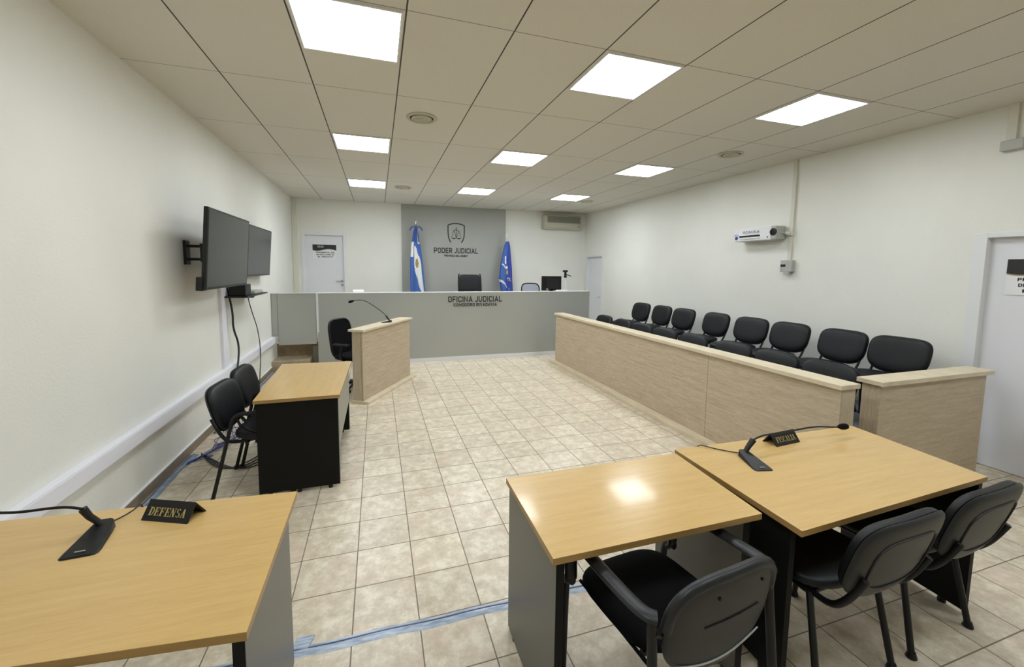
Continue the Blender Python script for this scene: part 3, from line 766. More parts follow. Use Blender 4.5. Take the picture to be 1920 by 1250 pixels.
# ---------------------------------------------------------------- witness stand (angled oak lectern)
A = Vector((-0.195, 5.49)); B = Vector((0.47, 6.68)); dv = (B - A).normalized(); L = (B - A).length
nv = Vector((-dv.y, dv.x))       # towards the witness side (left)
ang = math.atan2(dv.y, dv.x)
ls = empty('witness_stand', (A.x, A.y, 0), ang, 'angled light oak witness stand with microphone on its ledge', 'lectern')
TH = 0.145
obj('front_board', bx(0, L, 0.0, 0.02, 0.035, 0.925), 'oak', ls, bevel=0.001)
obj('end_board', bx(0.0, 0.02, 0.02, TH, 0.035, 0.925), 'oak_v', ls, bevel=0.001)
obj('end_board', bx(L - 0.02, L, 0.02, TH, 0.035, 0.925), 'oak_v', ls, bevel=0.001)
obj('back_board', bx(0.02, L - 0.02, TH - 0.02, TH, 0.035, 0.925), 'oak', ls)
obj('corner_joint', bx(-0.001, 0.0005, 0.019, 0.022, 0.035, 0.925), 'seam', ls)
obj('ledge', bx(-0.03, L + 0.03, -0.035, TH + 0.035, 0.925, 0.953), 'oak_top', ls, bevel=0.003)
obj('base_board', bx(-0.02, L + 0.05, -0.085, TH + 0.02, 0, 0.035), 'oak_top', ls, bevel=0.003)

# ---------------------------------------------------------------- jury box
JX = 3.15
jb = empty('jury_barrier', (JX, 2.04, 0), 0, 'long light oak barrier wall in front of the jury chairs', 'barrier')
JL = 5.02
obj('core', bx(0.018, 0.13, 0.018, JL - 0.018, 0.045, 0.895), 'oak', jb)
for a, b in ((0.0, 1.258), (1.262, 3.828), (3.832, JL)):
    obj('front_board', bx(0, 0.018, a, b, 0.045, 0.895), 'oak', jb, bevel=0.001)
obj('end_board', bx(0.018, 0.148, 0.0, 0.018, 0.045, 0.895), 'oak_v', jb, bevel=0.001)
obj('end_board', bx(0.018, 0.148, JL - 0.018, JL, 0.045, 0.895), 'oak_v', jb, bevel=0.001)
obj('back_board', bx(0.13, 0.148, 0.018, JL - 0.018, 0.045, 0.895), 'oak', jb)
obj('ledge', bx(-0.03, 0.165, -0.02, JL + 0.02, 0.895, 0.93), 'oak_top', jb, bevel=0.003)
obj('base_board', bx(-0.10, 0.16, -0.01, JL + 0.06, 0, 0.045), 'oak_top', jb, bevel=0.003)
sb = empty('side_barrier', (3.55, 2.03, 0), 0, 'short light oak barrier box closing the jury area near the white door', 'barrier')
SL = 1.31
obj('front_board', bx(0, SL, 0, 0.02, 0.0, 0.895), 'oak', sb, bevel=0.001)
obj('end_board', bx(0, 0.02, 0.02, 0.125, 0.0, 0.895), 'oak_v', sb, bevel=0.001)
obj('end_board', bx(SL - 0.02, SL, 0.02, 0.125, 0.0, 0.895), 'oak_v', sb, bevel=0.001)
obj('back_board', bx(0.02, SL - 0.02, 0.105, 0.125, 0.0, 0.895), 'oak', sb)
obj('ledge', bx(-0.03, SL + 0.045, -0.03, 0.15, 0.895, 0.93), 'oak_top', sb, bevel=0.003)
# tiers under the jury chairs
struct('floor_tier', bx(3.32, 4.22, 2.22, 7.2, 0, 0.09), 'platform_side')
struct('floor_tier_back', bx(4.22, XR, 2.22, 7.2, 0, 0.29), 'platform_side')

# ---------------------------------------------------------------- visitor chairs
def back_shape(x, z):
    # narrower towards the bottom, softly crowned
    k = 1 - 0.02 * max(0, (0.05 - z) / 0.16) ** 1.5
    return x * k, z
def visitor_chair(w=0.495, arm=False, bw=None):
    r = empty('visitor_chair')
    bw = bw or w
    obj('seat', MB().cushion(w, 0.45, 0.03, 0.035, 3.4, mat_=Matrix.Translation((0, 0.01, 0.455)) @ Matrix.Rotation(R(88), 4, 'X')), 'black_vinyl', r, smooth=True)
    T = Matrix.Translation((0, -0.318, 0.648)) @ Matrix.Rotation(R(15), 4, 'X')
    b = obj('backrest', MB().cushion(bw, 0.355, 0.006, 0.045, (4.2, 2.9), 0.28, T, shape=back_shape, seg=48), 'black_vinyl', r, smooth=True)
    T2 = T @ Matrix.Translation((0, -0.006, 0))
    obj('back_shell', MB().cushion(bw + 0.012, 0.367, 0.024, 0.002, (4.2, 2.9), 0.28, T2, shape=back_shape, seg=48), 'plastic', b, smooth=True)
    # raised rim line on the shell
    pts = []
    for k in range(37):
        a = 2 * PI * k / 36; ca, sa = math.cos(a), math.sin(a)
        x = abs(ca) ** 0.6 * (1 if ca > 0 else -1) * bw * 0.36; z = abs(sa) ** 0.6 * (1 if sa > 0 else -1) * 0.12 + 0.0
        x, z = back_shape(x, z)
        pts.append(T2 @ Vector((x, 0.28 * x * x - 0.024, z)))
    obj('shell_rib', MB().tube(pts, 0.0045, 6, smooth=0, caps=False), 'plastic', b, smooth=True)
    for s_ in (1, -1):
        x = s_ * 0.195
        obj('back_bracket', MB().tube([(x, -0.335, 0.60), (x, -0.285, 0.48), (x, -0.22, 0.405), (x * 0.9, -0.04, 0.425)], 0.014, 10, 0.7), 'black_metal', r, smooth=True)
    mb = MB()
    if not arm:
        mb.tube([(-0.2, -0.15, 0.415), (0.2, -0.15, 0.415)], 0.011, 8, smooth=0); mb.tube([(-0.2, 0.17, 0.415), (0.2, 0.17, 0.415)], 0.011, 8, smooth=0)
        for s_ in (1, -1): mb.tube([(s_ * 0.2, -0.16, 0.415), (s_ * 0.2, 0.18, 0.415)], 0.013, 8, smooth=0)
    else:
        mb.tube([(-0.228, -0.1, 0.41), (0.228, -0.1, 0.41)], 0.012, 8, smooth=0); mb.tube([(-0.228, 0.15, 0.41), (0.228, 0.15, 0.41)], 0.012, 8, smooth=0)
    obj('seat_frame', mb, 'black_metal', r, smooth=True)
    for sy in (-1, 1):
        for s_ in (1, -1):
            if arm: pts = [(s_ * 0.262, -0.175, 0.60), (s_ * 0.285, -0.32, 0.012)] if sy < 0 else [(s_ * 0.235, 0.17, 0.60), (s_ * 0.240, 0.21, 0.012)]
            else: pts = [(s_ * 0.205, sy * 0.15, 0.42), (s_ * 0.235, -0.235 if sy < 0 else 0.205, 0.012)]
            lg = obj('leg', MB().tube(pts, 0.0135, 10, smooth=0), 'black_metal', r, smooth=True)
            p = pts[-1]
            obj('glide', MB().lathe([(0.016, 0.0), (0.022, 0.004), (0.018, 0.018), (0.014, 0.03)], (p[0], p[1], 0.0), 12), 'black_plastic', lg, smooth=True)
    if arm:
        for s_ in (1, -1):
            obj('armrest', MB().tube([(s_ * 0.262, -0.175, 0.60), (s_ * 0.260, -0.155, 0.640), (s_ * 0.252, -0.05, 0.65), (s_ * 0.24, 0.10, 0.65), (s_ * 0.235, 0.16, 0.640), (s_ * 0.235, 0.17, 0.60)], 0.015, 10), 'black_plastic', r, smooth=True)
            obj('arm_loop', MB().tube([(s_ * 0.25, -0.15, 0.62), (s_ * 0.25, -0.12, 0.53), (s_ * 0.235, -0.02, 0.47)], 0.010, 8), 'black_metal', r, smooth=True)
    return r
plain = visitor_chair()
back_y = [6.757, 6.165, 5.602, 4.925, 4.286, 3.748, 3.15, 2.613]
ordn = ['farthest', 'second farthest', 'third farthest', 'fourth farthest', 'fourth nearest', 'third nearest', 'second nearest', 'nearest']
used = False
for i, y in enumerate(back_y):
    c = plain if not used else copy_tree(plain); used = True
    c.location = (4.48, y, 0.29); c.rotation_euler = (0, 0, PI / 2 + R([2, -1, 1, -2, 3, 0, -2, 2][i]))
    tag(c, 'black vinyl visitor chair against the right wall, %s of the raised back row' % ordn[i], 'chair', 'jury chairs along the right wall')
front_y = [6.60, 6.01, 5.46, 4.93, 4.37, 3.72, 3.18, 2.64]
for i, y in enumerate(front_y):
    c = copy_tree(plain); c.location = (3.58, y, 0.09); c.rotation_euler = (0, 0, PI / 2 + R([1, -2, 2, 0, -1, 2, 0, 1][i]))
    tag(c, 'black visitor chair just behind the oak barrier, %s of the front row' % ordn[i], 'chair', 'jury chairs just behind the barrier')
# two plain chairs tucked under the prosecution desk
c = copy_tree(plain); c.location = (1.875, 1.30, 0); c.rotation_euler = (0, 0, R(2))
tag(c, 'black visitor chair without arms pushed under the FISCALIA desk, back to the viewer', 'chair')
c = copy_tree(plain); c.location = (2.49, 1.33, 0); c.rotation_euler = (0, 0, R(3))
tag(c, 'black visitor chair at the right picture edge behind the FISCALIA desk', 'chair')
armc = visitor_chair(arm=True)
armc.location = (-0.84, 3.690, 0); armc.rotation_euler = (0, 0, -PI / 2 + R(-4))
tag(armc, 'black vinyl armchair behind the middle left desk, nearer of the two', 'chair', 'armchairs between the left wall and the middle desk')
c = copy_tree(armc); c.location = (-0.85, 4.255, 0); c.rotation_euler = (0, 0, -PI / 2 + R(-2))
tag(c, 'black vinyl armchair behind the middle left desk, farther of the two', 'chair', 'armchairs between the left wall and the middle desk')

# the near armchair with moulded plastic arms
r = empty('plastic_armchair', (1.01, 1.27, 0), R(6), 'black plastic-backed armchair pushed under the small wooden desk', 'chair')
mb = MB().cushion(0.45, 0.46, 0.022, 0.03, 4.0, mat_=Matrix.Translation((0, 0.02, 0.455)) @ Matrix.Rotation(R(88), 4, 'X'))
obj('seat', mb, 'black_fabric', r, smooth=True)
for s_ in (1, -1):
    pts = [(s_ * (0.208 + 0.003 * (k % 2)), -0.20 + 0.0066 * k, 0.442 + 0.004 * (k % 2)) for k in range(62)]
    obj('seat_trim', MB().tube(pts, 0.007, 6, smooth=1), 'black_fabric', r, smooth=True)
def bshape(x, z):
    k = 1 - 0.22 * max(0, (-z) / 0.18) ** 2
    return x * k, z
T = Matrix.Translation((0, -0.30, 0.612)) @ Matrix.Rotation(R(9), 4, 'X')
b = obj('backrest', MB().cushion(0.47, 0.37, 0.016, 0.018, (4.0, 2.8), 0.30, T, shape=bshape, seg=56), 'plastic', r, smooth=True)
rim = []
for k in range(25):
    a = PI * (0.02 + 0.96 * k / 24); ca, sa = math.cos(a), math.sin(a)
    x = abs(ca) ** 0.6 * (1 if ca > 0 else -1) * 0.232; z = abs(sa) ** 0.6 * 0.183
    rim.append(T @ Vector((x, 0.30 * x * x, z)))
obj('rim', MB().tube(rim, 0.018, 10, smooth=1), 'plastic', b, smooth=True)
mb = MB(); sm = []
for k in range(17):
    x = -0.19 + 0.38 * k / 16; z = -0.105 - 0.035 * math.cos(x / 0.19 * PI / 2)
    sm.append(T @ Vector((x, 0.30 * x * x - 0.0175, z)))
mb.tube(sm, 0.003, 6, smooth=0); obj('moulding_line', mb, M['box_grey'], b)
sm = [T @ Vector((x, 0.30 * x * x - 0.018, 0.02)) for x in (-0.10, -0.05, 0, 0.05, 0.10, 0.15)]
obj('moulding_line', MB().tube(sm, 0.0022, 6, smooth=0), 'plastic', b)
mb = MB()
for x, z in ((-0.06, 0.12), (0.14, 0.12)): mb.lathe([(0.006, 0.0), (0.006, 0.004), (0.0, 0.004)], tuple(T @ Vector((x, 0.30 * x * x - 0.02, z))), 10, 'Y')
obj('screw', mb, 'black_metal', b)
for s_ in (1, -1):
    x = s_ * 0.285
    obj('armrest', MB().tube([(x - s_ * 0.03, -0.275, 0.685), (x, -0.25, 0.69), (x, -0.10, 0.682), (x - s_ * 0.012, 0.14, 0.675), (x - s_ * 0.016, 0.175, 0.665), (x - s_ * 0.016, 0.185, 0.56), (x - s_ * 0.014, 0.175, 0.49), (x - s_ * 0.02, 0.195, 0.47)], 0.027, 14, 0.5), 'plastic', r, smooth=True)
    lg = obj('leg', MB().tube([(x - s_ * 0.02, -0.265, 0.68), (x - s_ * 0.01, -0.30, 0.30), (x, -0.33, 0.0)], 0.0155, 10, smooth=0), 'black_metal', r, smooth=True)
    lg = obj('leg', MB().tube([(x - s_ * 0.014, 0.165, 0.485), (x - s_ * 0.02, 0.21, 0.48), (x - s_ * 0.02, 0.225, 0.44), (x - s_ * 0.02, 0.235, 0.0)], 0.0155, 10), 'black_metal', r, smooth=True)
    obj('back_mount', MB().tube([(x - s_ * 0.02, -0.275, 0.64), (s_ * 0.20, -0.27, 0.60)], 0.012, 8, smooth=0), 'black_metal', r, smooth=True)
mb = MB(); mb.tube([(-0.19, 0.12, 0.43), (0.19, 0.12, 0.43)], 0.012, 8, smooth=0); mb.tube([(-0.19, -0.15, 0.43), (0.19, -0.15, 0.43)], 0.012, 8, smooth=0)
obj('seat_frame', mb, 'black_metal', r, smooth=True)

# ---------------------------------------------------------------- desks
TT = 0.026; TZ = 0.75
def desk(name, quad, label, top_m='maple'):
    """quad: near-left, near-right, far-right, far-left corners of the top"""
    cx = sum(q[0] for q in quad) / 4; cy = sum(q[1] for q in quad) / 4
    r = empty(name, (cx, cy, 0), 0, label, 'desk', None)
    q = [(a - cx, b - cy) for a, b in quad]
    obj('top', MB().prism(q, TZ - TT, TZ, 0, 1), [top_m, 'maple_edge'], r, bevel=0.0015)
    return r, cx, cy
def slab(r, cx, cy, name, quad, z0, z1, m):
    return obj(name, MB().prism([(a - cx, b - cy) for a, b in quad], z0, z1), m, r, bevel=0.001)
# small desk
dk, cx, cy = desk('desk', [(0.552, 1.218), (1.475, 1.214), (1.515, 1.782), (0.560, 1.790)], 'small maple desk with grey side panel and the plastic armchair, bottom centre')
for x in (0.572, 1.405):
    sp_ = slab(dk, cx, cy, 'side_panel', [(x, 1.235), (x + 0.03, 1.235), (x + 0.03, 1.775), (x, 1.775)], 0.012, TZ - TT, 'panel_grey')
    obj('edge_band', bx(x - cx - 0.0005, x - cx + 0.0305, 1.233 - cy, 1.236 - cy, 0.012, TZ - TT), 'panel_black', sp_)
    mb = MB()
    for y in (1.30, 1.70): mb.lathe([(0.016, 0), (0.016, 0.008), (0.01, 0.013)], (x + 0.015 - cx, y - cy, 0), 12)
    obj('foot', mb, 'black_plastic', dk)
# prosecution desk
dk, cx, cy = desk('desk', [(1.520, 1.080), (2.810, 1.128), (2.890, 1.795), (1.542, 1.822)], 'large maple desk with black panels holding the FISCALIA nameplate')
for x0, x1 in ((1.555, 1.575), (2.795, 2.835)):
    sp_ = slab(dk, cx, cy, 'side_panel', [(x0, 1.15), (x0 + 0.03, 1.15), (x1 + 0.03, 1.77), (x1, 1.77)], 0.03, TZ - TT, 'panel_black')
    mb = MB()
    for y in (1.25, 1.60): mb.lathe([(0.018, 0), (0.018, 0.016), (0.01, 0.032)], (x0 + 0.02 + (x1 - x0) * (y - 1.15) / 0.62 - cx, y - cy, 0), 12)
    obj('foot', mb, 'black_plastic', dk)
slab(dk, cx, cy, 'modesty_panel', [(1.60, 1.66), (2.83, 1.66), (2.83, 1.68), (1.60, 1.68)], 0.30, TZ - TT, 'panel_black')
# middle left desk
dk, cx, cy = desk('desk', [(-0.885, 3.392), (-0.295, 3.392), (-0.275, 4.600), (-0.935, 4.640)], 'maple desk with black end panel in front of two armchairs', 'maple_y')
for y in (3.41, 4.57):
    sp_ = slab(dk, cx, cy, 'side_panel', [(-0.872, y), (-0.309, y), (-0.309, y + 0.03), (-0.872, y + 0.03)], 0.025, TZ - TT, 'panel_black')
    obj('edge_band', bx(-0.310 - cx, -0.3055 - cx, y - cy, y + 0.03 - cy, 0.025, TZ - TT), 'panel_light', sp_)
    mb = MB()
    for x in (-0.8, -0.60, -0.38): mb.lathe([(0.016, 0), (0.016, 0.014), (0.01, 0.026)], (x - cx, y + 0.015 - cy, 0), 12)
    obj('foot', mb, 'black_plastic', dk)
slab(dk, cx, cy, 'modesty_panel', [(-0.326, 3.44), (-0.306, 3.44), (-0.306, 4.57), (-0.326, 4.57)], 0.34, TZ - TT, 'panel_light')
# defence desk
dk, cx, cy = desk('desk', [(-1.50, 1.330), (-0.352, 1.200), (-0.352, 1.945), (-1.50, 2.045)], 'large maple desk with grey side panel holding the DEFENSA nameplate')
sp_ = slab(dk, cx, cy, 'side_panel', [(-0.405, 1.26), (-0.375, 1.26), (-0.375, 1.87), (-0.405, 1.87)], 0.012, TZ - TT, 'panel_grey')
obj('edge_band', bx(-0.406 - cx, -0.3745 - cx, 1.257 - cy, 1.2605 - cy, 0.012, TZ - TT), 'panel_black', sp_)
sp_ = slab(dk, cx, cy, 'side_panel', [(-1.47, 1.38), (-1.44, 1.38), (-1.44, 1.98), (-1.47, 1.98)], 0.012, TZ - TT, 'panel_grey')
mb = MB()
for x in (-0.39, -1.455):
    for y in (1.42, 1.80): mb.lathe([(0.014, 0), (0.014, 0.008), (0.01, 0.013)], (x - cx, y - cy, 0), 12)
obj('foot', mb, 'black_plastic', dk)

# ---------------------------------------------------------------- microphones
def mic(loc, rz, neck, head_dir, label, joint, cable=None, zdir=0.0, has_head=True, base=(0.20, 0.085)):
    """base blade runs from the joint at the origin along local -Y; neck: world offsets from loc"""
    r = empty('microphone', loc, 0, label, 'microphone', 'black gooseneck microphones')
    Rm = Matrix.Rotation(rz, 4, 'Z'); Lb, Wb = base
    out = []
    prof = [(0.0, 0.12), (0.03, 0.22), (0.09, 0.29), (0.3, 0.36), (0.6, 0.43), (0.85, 0.49), (0.94, 0.49), (0.985, 0.44), (1.0, 0.36), (1.0, 0.0)]
    left = [(-w * Wb, 0.02 - t_ * Lb) for t_, w in prof]; right = [(w * Wb, 0.02 - t_ * Lb) for t_, w in prof[:-1]]
    poly = left + right[::-1]
    mb = MB(); lo = [mb.bm.verts.new((x, y, 0)) for x, y in poly]
    def hh(y): f_ = (0.02 - y) / Lb; return 0.024 * (1 - f_) ** 1.3 + 0.006
    hi = [mb.bm.verts.new((x * 0.9, y * 0.97, hh(y))) for x, y in poly]
    mb.bm.faces.new(lo[::-1]); mb.bm.faces.new(hi)
    for k in range(len(poly)):
        j = (k + 1) % len(poly); mb.bm.faces.new((lo[k], lo[j], hi[j], hi[k]))
    mb.xform(Rm); bo = obj('base', mb, 'black_plastic', r, bevel=0.002)
    mk = bx(-0.014, 0.014, -Lb * 0.80, -Lb * 0.775, 0.011, 0.0125).xform(Rm)
    obj('base_mark', mk, 'alu', bo)
    j = [Vector(p) for p in joint]
    obj('joint', MB().tube(j, 0.015, 10, 0.7, smooth=0, radii=(0.013, 0.018)), 'black_plastic', r, smooth=True)
    obj('gooseneck', MB().tube([j[-1]] + [Vector(p) for p in neck], 0.0048, 8, smooth=3), 'black_metal', r, smooth=True)
    if has_head:
        e = Vector(neck[-1]); d_ = (e - Vector(neck[-2])).normalized()
        mb = MB(); mb.lathe([(0.0055, -0.02), (0.012, 0.0), (0.017, 0.012), (0.0185, 0.04), (0.016, 0.056), (0.008, 0.064), (0.0, 0.066)], seg=16)
        q = d_.to_track_quat('Z', 'Y').to_matrix().to_4x4()
        mb.xform(Matrix.Translation(e) @ q); obj('foam_head', mb, 'foam', r, smooth=True)
    if cable: obj('cable', MB().tube([Vector(p) for p in cable], 0.0028, 6), 'cable', r, smooth=True)
    return r
mic((-0.985, 1.86, TZ), R(3), [(-0.10, -0.02, 0.117), (-0.24, -0.05, 0.128), (-0.34, -0.10, 0.20), (-0.42, -0.16, 0.32)], None,
    'black gooseneck microphone on the DEFENSA desk, neck leaving the left edge', [(0, 0, 0.012), (-0.035, -0.01, 0.06), (-0.05, -0.015, 0.095)],
    [(0.0, 0.02, 0.008), (0.03, 0.06, 0.008), (0.05, 0.10, 0.012), (0.055, 0.118, 0.02), (0.060, 0.135, 0.002), (0.06, 0.145, -0.10)], base=(0.19, 0.11))
mic((1.845, 1.650, TZ), R(-14), [(0.13, 0.01, 0.095), (0.32, 0.02, 0.088), (0.55, 0.03, 0.092), (0.70, 0.03, 0.070), (0.76, 0.03, 0.066)], None,
    'black gooseneck microphone on the FISCALIA desk beside its nameplate', [(0, 0, 0.012), (0.03, 0.0, 0.05), (0.06, 0.0, 0.082)],
    [(-0.005, 0.02, 0.008), (-0.05, 0.07, 0.004), (-0.10, 0.13, 0.004), (-0.15, 0.175, 0.012), (-0.155, 0.19, -0.06)], base=(0.19, 0.10))
mic((0.165, 6.175, 0.953), R(-70), [(-0.09, 0.02, 0.13), (-0.22, 0.05, 0.235), (-0.36, 0.08, 0.32), (-0.47, 0.10, 0.315), (-0.50, 0.10, 0.305)], None,
    'black gooseneck microphone on the witness stand ledge', [(0, 0, 0.01), (-0.03, 0.01, 0.05), (-0.055, 0.02, 0.09)], base=(0.15, 0.08))

# nameplates
def nameplate(loc, rz, text, label):
    r = empty('nameplate', loc, rz, label, 'nameplate', None)
    Ln, dp, hg = 0.195, 0.045, 0.062
    mb = MB(); t_ = 0.004
    sec = [(-dp, 0), (0, hg), (dp, 0), (dp - t_ * 1.5, 0), (0, hg - t_ * 2), (-dp + t_ * 1.5, 0)]
    mb.prism_dir([(-Ln / 2, y, z) for y, z in sec], (Ln, 0, 0)); obj('tent', mb, 'black_plastic', r)
    s = serif_text(text, 0.030)
    xs = [v.co.x for v in s.bm.verts]; k = 0.155 / (max(xs) - min(xs))
    for v in s.bm.verts: v.co.x *= k
    sl = math.atan2(hg, dp)
    s.xform(Matrix.Translation((0, -dp * 0.745, hg * 0.255)) @ Matrix.Rotation(sl, 4, 'X') @ Matrix.Translation((0, 0, 0.0005)))
    obj('lettering', s, 'gold', r)
    return r
nameplate((-0.778, 1.885, TZ), R(-24), 'DEFENSA', 'black tent nameplate with gold DEFENSA lettering')
nameplate((2.215, 1.735, TZ), R(4), 'FISCALIA', 'black tent nameplate with gold FISCALIA lettering')

# ---------------------------------------------------------------- wall screens
def tv(y0, y1, xt, zt, zb, label, bracket_y):
    w = y1 - y0; h = zt - zb; yc = (y0 + y1) / 2; zc = (zt + zb) / 2
    r = empty('wall_screen', (xt - 0.027, yc, zc), 0, label, 'television', 'flat screens on arms at the left wall')
    T = Matrix.Rotation(R(4.4), 4, 'Y')
    obj('housing', bx(-0.035, 0, -w / 2, w / 2, -h / 2, h / 2).xform(T), 'bezel', r, bevel=0.004)
    obj('screen', bx(0.0, 0.002, -w / 2 + 0.020, w / 2 - 0.024, -h / 2 + 0.024, h / 2 - 0.018).xform(T), 'screen', r)
    obj('rear_housing', bx(-0.075, -0.035, -w / 2 + 0.12, w / 2 - 0.12, -h / 2 + 0.05, h / 2 - 0.15).xform(T), 'black_plastic', r, bevel=0.015)
    obj('connector_box', bx(-0.07, -0.02, -w / 2 - 0.012, -w / 2 + 0.10, -h / 2 - 0.008, -h / 2 + 0.11).xform(T), 'bezel', r, bevel=0.004)
    wx = XL - (xt - 0.027); by = bracket_y - yc; bz = 1.85 - zc
    obj('wall_plate', bx(wx, wx + 0.02, by - 0.05, by + 0.05, bz - 0.11, bz + 0.11), 'black_metal', r, bevel=0.003)
    mb = MB()
    for dz in (0.06, -0.06): mb.box(wx + 0.02, -0.16, by - 0.02 + 0.0, by + 0.02, bz + dz - 0.012, bz + dz + 0.012)
    mb.box(-0.18, -0.145, by - 0.03, by + 0.03, bz - 0.085, bz + 0.085)
    mb.prism_dir([(-0.16, by - 0.02, bz - 0.02), (-0.16, by + 0.02, bz - 0.02), (-0.16, by + 0.02, bz + 0.02), (-0.16, by - 0.02, bz + 0.02)], (0.10, max(0.0, -by) * 0.8, 0))
    obj('arm', mb, 'black_metal', r, bevel=0.002)
    return r
tv(4.195, 5.385, -1.35, 2.232, 1.520, 'large dark wall screen on an arm, nearer of the two', 4.60)
tv(5.96, 7.14, -1.50, 2.255, 1.60, 'dark wall screen farther along left wall, behind the nearer screen', 6.50)
sh = empty('wall_shelf', (XL, 5.95, 1.37), 0, 'small black wall shelf under the two screens', 'shelf')
obj('board', bx(0, 0.26, -0.50, 0.42, 0.0, 0.018), 'bezel', sh, bevel=0.003)
obj('bracket', bx(0, 0.2, -0.02, 0.02, -0.03, 0.0), 'black_metal', sh)
tag(obj('media_box', bx(XL + 0.06, XL + 0.23, 5.50, 5.72, 1.389, 1.52), 'black_plastic', bevel=0.006), 'black box standing on the shelf under the nearer screen', 'media box')
tag(obj('set_top_box', bx(XL + 0.04, XL + 0.22, 5.92, 6.30, 1.389, 1.425), 'box_grey', bevel=0.006), 'flat grey set-top box lying at the shelf end', 'set-top box')

# cables on the left wall and floor
def cable(name, pts, r_, m, label, cat='cable'):
    return tag(obj(name, MB().tube(pts, r_, 6), m, smooth=True), label, cat)
cable('power_cable', [(XL + 0.03, 5.55, 1.50), (XL + 0.07, 5.58, 1.2), (XL + 0.05, 5.62, 1.0), (XL + 0.085, 5.70, 0.80), (XL + 0.09, 5.60, 0.55), (XL + 0.09, 5.42, 0.40), (XL + 0.05, 5.36, 0.25), (XL + 0.03, 5.3, 0.10)], 0.011, 'cable', 'thick black cable hanging down the left wall from nearer screen')
cable('thin_cable', [(XL + 0.05, 6.25, 1.36), (XL + 0.06, 6.35, 1.15), (XL + 0.07, 6.6, 0.85), (XL + 0.07, 6.70, 0.50), (XL + 0.05, 6.68, 0.2), (XL + 0.04, 6.68, 0.05)], 0.006, 'cable', 'thin dark cable hanging from the shelf down the left wall')
random.seed(3)
mb = MB()
for k in range(6):
    y0 = 4.45 + random.uniform(-0.25, 0.4); x0 = XL + 0.14 + random.uniform(0, 0.1)
    pts = [(XL + 0.06 + random.uniform(0, 0.05), 4.15, 0.012 + 0.004 * k)]
    for q in range(4):
        pts.append((x0 + random.uniform(-0.08, 0.16), y0 + random.uniform(-0.25, 0.35), 0.02 + random.uniform(0, 0.05)))
    pts.append((XL + 0.1, 5.0 + random.uniform(0, 0.6), 0.012))
    mb.tube(pts, 0.0035, 6)
tag(obj('cable_bundle', mb, 'blue_cable', smooth=True), 'tangle of blue network cables on the floor by left skirting', 'cables', kind='stuff')
mb = MB()
for k in range(4):
    a = 0.18 + 0.05 * k
    mb.tube([(XL + 0.12, 4.35, 0.01 + 0.004 * k), (XL + 0.22 + a, 4.0 - a * 0.4, 0.006), (XL + 0.45 + a, 4.15, 0.006), (XL + 0.50 + a, 4.5 + a, 0.006), (XL + 0.30, 4.8 + a, 0.02)], 0.0045, 6)
tag(obj('loose_cables', mb, 'cable', smooth=True), 'loops of loose dark cable on tiles under the armchairs', 'cables', kind='stuff')

# taped cables on the floor
def strip(pts, w, z, jitter=0.0):
    mb = MB(); prev = None
    for i, (x, y) in enumerate(pts):
        a = pts[max(i - 1, 0)]; b = pts[min(i + 1, len(pts) - 1)]
        t_ = Vector((b[0] - a[0], b[1] - a[1])).normalized(); nn = Vector((-t_.y, t_.x)) * (w / 2 + random.uniform(-jitter, jitter))
        row = [mb.bm.verts.new((x + nn.x * s_, y + nn.y * s_, z_)) for s_, z_ in ((-1, 0.0005), (-0.4, z * 0.35), (0, z), (0.4, z * 0.35), (1, 0.0005))]
        if prev:
            for k in range(4): mb.bm.faces.new((prev[k], prev[k + 1], row[k + 1], row[k]))
        prev = row
    return mb
pts = [(-1.45 + 0.05 * k, 1.955 - 0.012 * k / 10 + 0.004 * math.sin(k * 0.7)) for k in range(60)]
tp_ = empty('floor_tape', (0, 0, 0), 0, 'pale blue tape covering a cable across the floor between the desks', 'tape')
obj('tape_strip', strip(pts, 0.062, 0.007, 0.003), 'tape', tp_, smooth=True)
obj('covered_cable', MB().tube([(x, y + 0.008, 0.006) for x, y in pts[::3]], 0.0035, 6), 'tape_dark', tp_, smooth=True)
obj('tape_patch', MB().prism([(-0.40, 1.94), (-0.33, 1.93), (-0.31, 2.0), (-0.385, 2.01)], 0.0, 0.009), 'tape', tp_, bevel=0.003)
pts = [(XL + 0.045 + 0.006 * math.sin(k * 0.9), 1.6 + 0.09 * k) for k in range(32)]
tag(obj('wall_tape', strip(pts, 0.07, 0.014, 0.008), 'wall_tape', smooth=True), 'blue tape along the foot of the left wall', 'tape')
pts = [(XL + 0.05, 4.9 + 0.09 * k) for k in range(30)] + [(XL + 0.2 + 0.1 * k, 7.54) for k in range(7)]
tag(obj('dark_cable', MB().tube([(x, y, 0.014) for x, y in pts], 0.012, 6, smooth=0), 'tape_dark', smooth=True), 'dark cable run at the floor edge towards the steps', 'cable')
tag(obj('desk_cable', MB().tube([(0.98, 1.78, 0.70), (0.97, 1.80, 0.45), (0.93, 1.84, 0.2), (0.90, 1.90, 0.01)], 0.005, 6), 'cable', smooth=True), 'thin cable dropping behind the small desk to the taped line', 'cable')

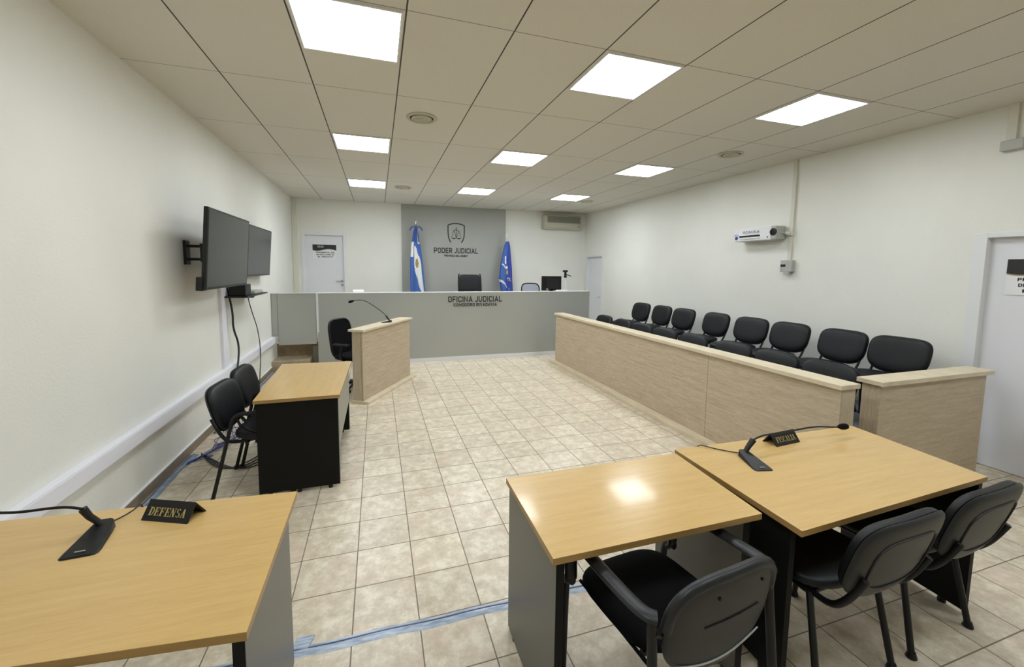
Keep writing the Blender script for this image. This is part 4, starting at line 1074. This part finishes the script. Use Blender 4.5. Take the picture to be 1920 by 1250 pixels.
# ---------------------------------------------------------------- things on the right wall
cd = empty('wall_conduit', (XR, 4.085, 0), 0, 'cream vertical conduit with socket box beside the wall device', 'conduit')
mb = MB(); mb.box(-0.03, 0, -0.024, 0.024, 2.27, CEIL); obj('upper_duct', mb, 'conduit', cd, bevel=0.003)
obj('lower_duct', bx(-0.028, 0, -0.02, 0.03, 1.89, 2.24), 'conduit', cd, bevel=0.003)
obj('junction', bx(-0.05, 0, -0.035, 0.05, 2.20, 2.28), 'conduit', cd, bevel=0.006)
obj('plug', MB().tube([(-0.05, 0.01, 2.235), (-0.09, 0.02, 2.235)], 0.02, 12, smooth=0), 'white_lacquer', cd, smooth=True)
bo = obj('socket_box', bx(-0.06, 0, -0.07, 0.095, 1.735, 1.885), 'box_grey', cd, bevel=0.006)
obj('switch', bx(-0.066, -0.06, 0.02, 0.085, 1.80, 1.83), 'bezel', bo)
obj('knob', bx(-0.08, -0.04, -0.04, 0.03, 1.70, 1.735), 'box_grey', bo, bevel=0.004)
obj('cord', MB().tube([(-0.09, 0.02, 2.235), (-0.12, 0.07, 2.25), (-0.10, 0.12, 2.28), (-0.06, 0.16, 2.25)], 0.005, 6), 'conduit', cd, smooth=True)
c2 = empty('wall_conduit', (XR, 2.16, 0), 0, 'cream conduit ending in grey box, high above the near white door', 'conduit')
obj('duct', bx(-0.03, 0, -0.03, 0.03, 2.86, CEIL), 'conduit', c2, bevel=0.003)
obj('box', bx(-0.06, 0, -0.09, 0.05, 2.775, 2.86), 'box_grey', c2, bevel=0.006)
# white ventilator unit
Yn, Yf2 = 4.16, 4.83
sc = empty('wall_device', (XR, (Yn + Yf2) / 2, 2.155), 0, 'white wall-mounted electric unit with blue logo and slot', 'appliance')
hw = (Yf2 - Yn) / 2
obj('housing', bx(-0.20, -0.02, -hw + 0.07, hw, 0.0, 0.185), 'white_lacquer', sc, bevel=0.012)
obj('end_cap', bx(-0.195, -0.02, -hw, -hw + 0.07, 0.004, 0.180), 'box_grey', sc, bevel=0.012)
obj('dial', MB().lathe([(0.048, 0.0), (0.048, -0.012), (0.030, -0.014), (0.026, -0.006), (0.012, -0.006), (0.010, -0.016), (0.0, -0.016)], (-0.195, -hw + 0.035, 0.10), 20, 'X'), 'bezel', sc, smooth=True)
obj('slot', bx(-0.204, -0.198, -0.10, hw - 0.10, 0.055, 0.080), 'bezel', sc)
obj('slot_lip', bx(-0.215, -0.198, -0.10, hw - 0.10, 0.030, 0.052), 'white_lacquer', sc, bevel=0.003)
obj('lettering', sans_text('SCAUSA', 0.036, 0.27, 0.16, 0.001).xform(face_negX(-0.202, 0.045, 0.105)), 'letter_mauve', sc)
mb = MB().lathe([(0.026, 0.0), (0.026, -0.003), (0.0, -0.003)], (-0.200, hw - 0.05, 0.05), 20, 'X')
arc_ = [(-0.201, hw - 0.05 + 0.045 * math.cos(R(a)), 0.055 + 0.045 * math.sin(R(a))) for a in range(30, 151, 12)]
mb.tube(arc_, 0.006, 6, 0.4, smooth=0); obj('logo', mb, 'logo_blue', sc)
obj('wall_mount', bx(-0.02, 0, -0.2, 0.2, 0.02, 0.16), 'box_grey', sc)
obj('indicator', bx(-0.203, -0.198, -hw + 0.11, -hw + 0.125, 0.03, 0.045), 'bezel', sc)
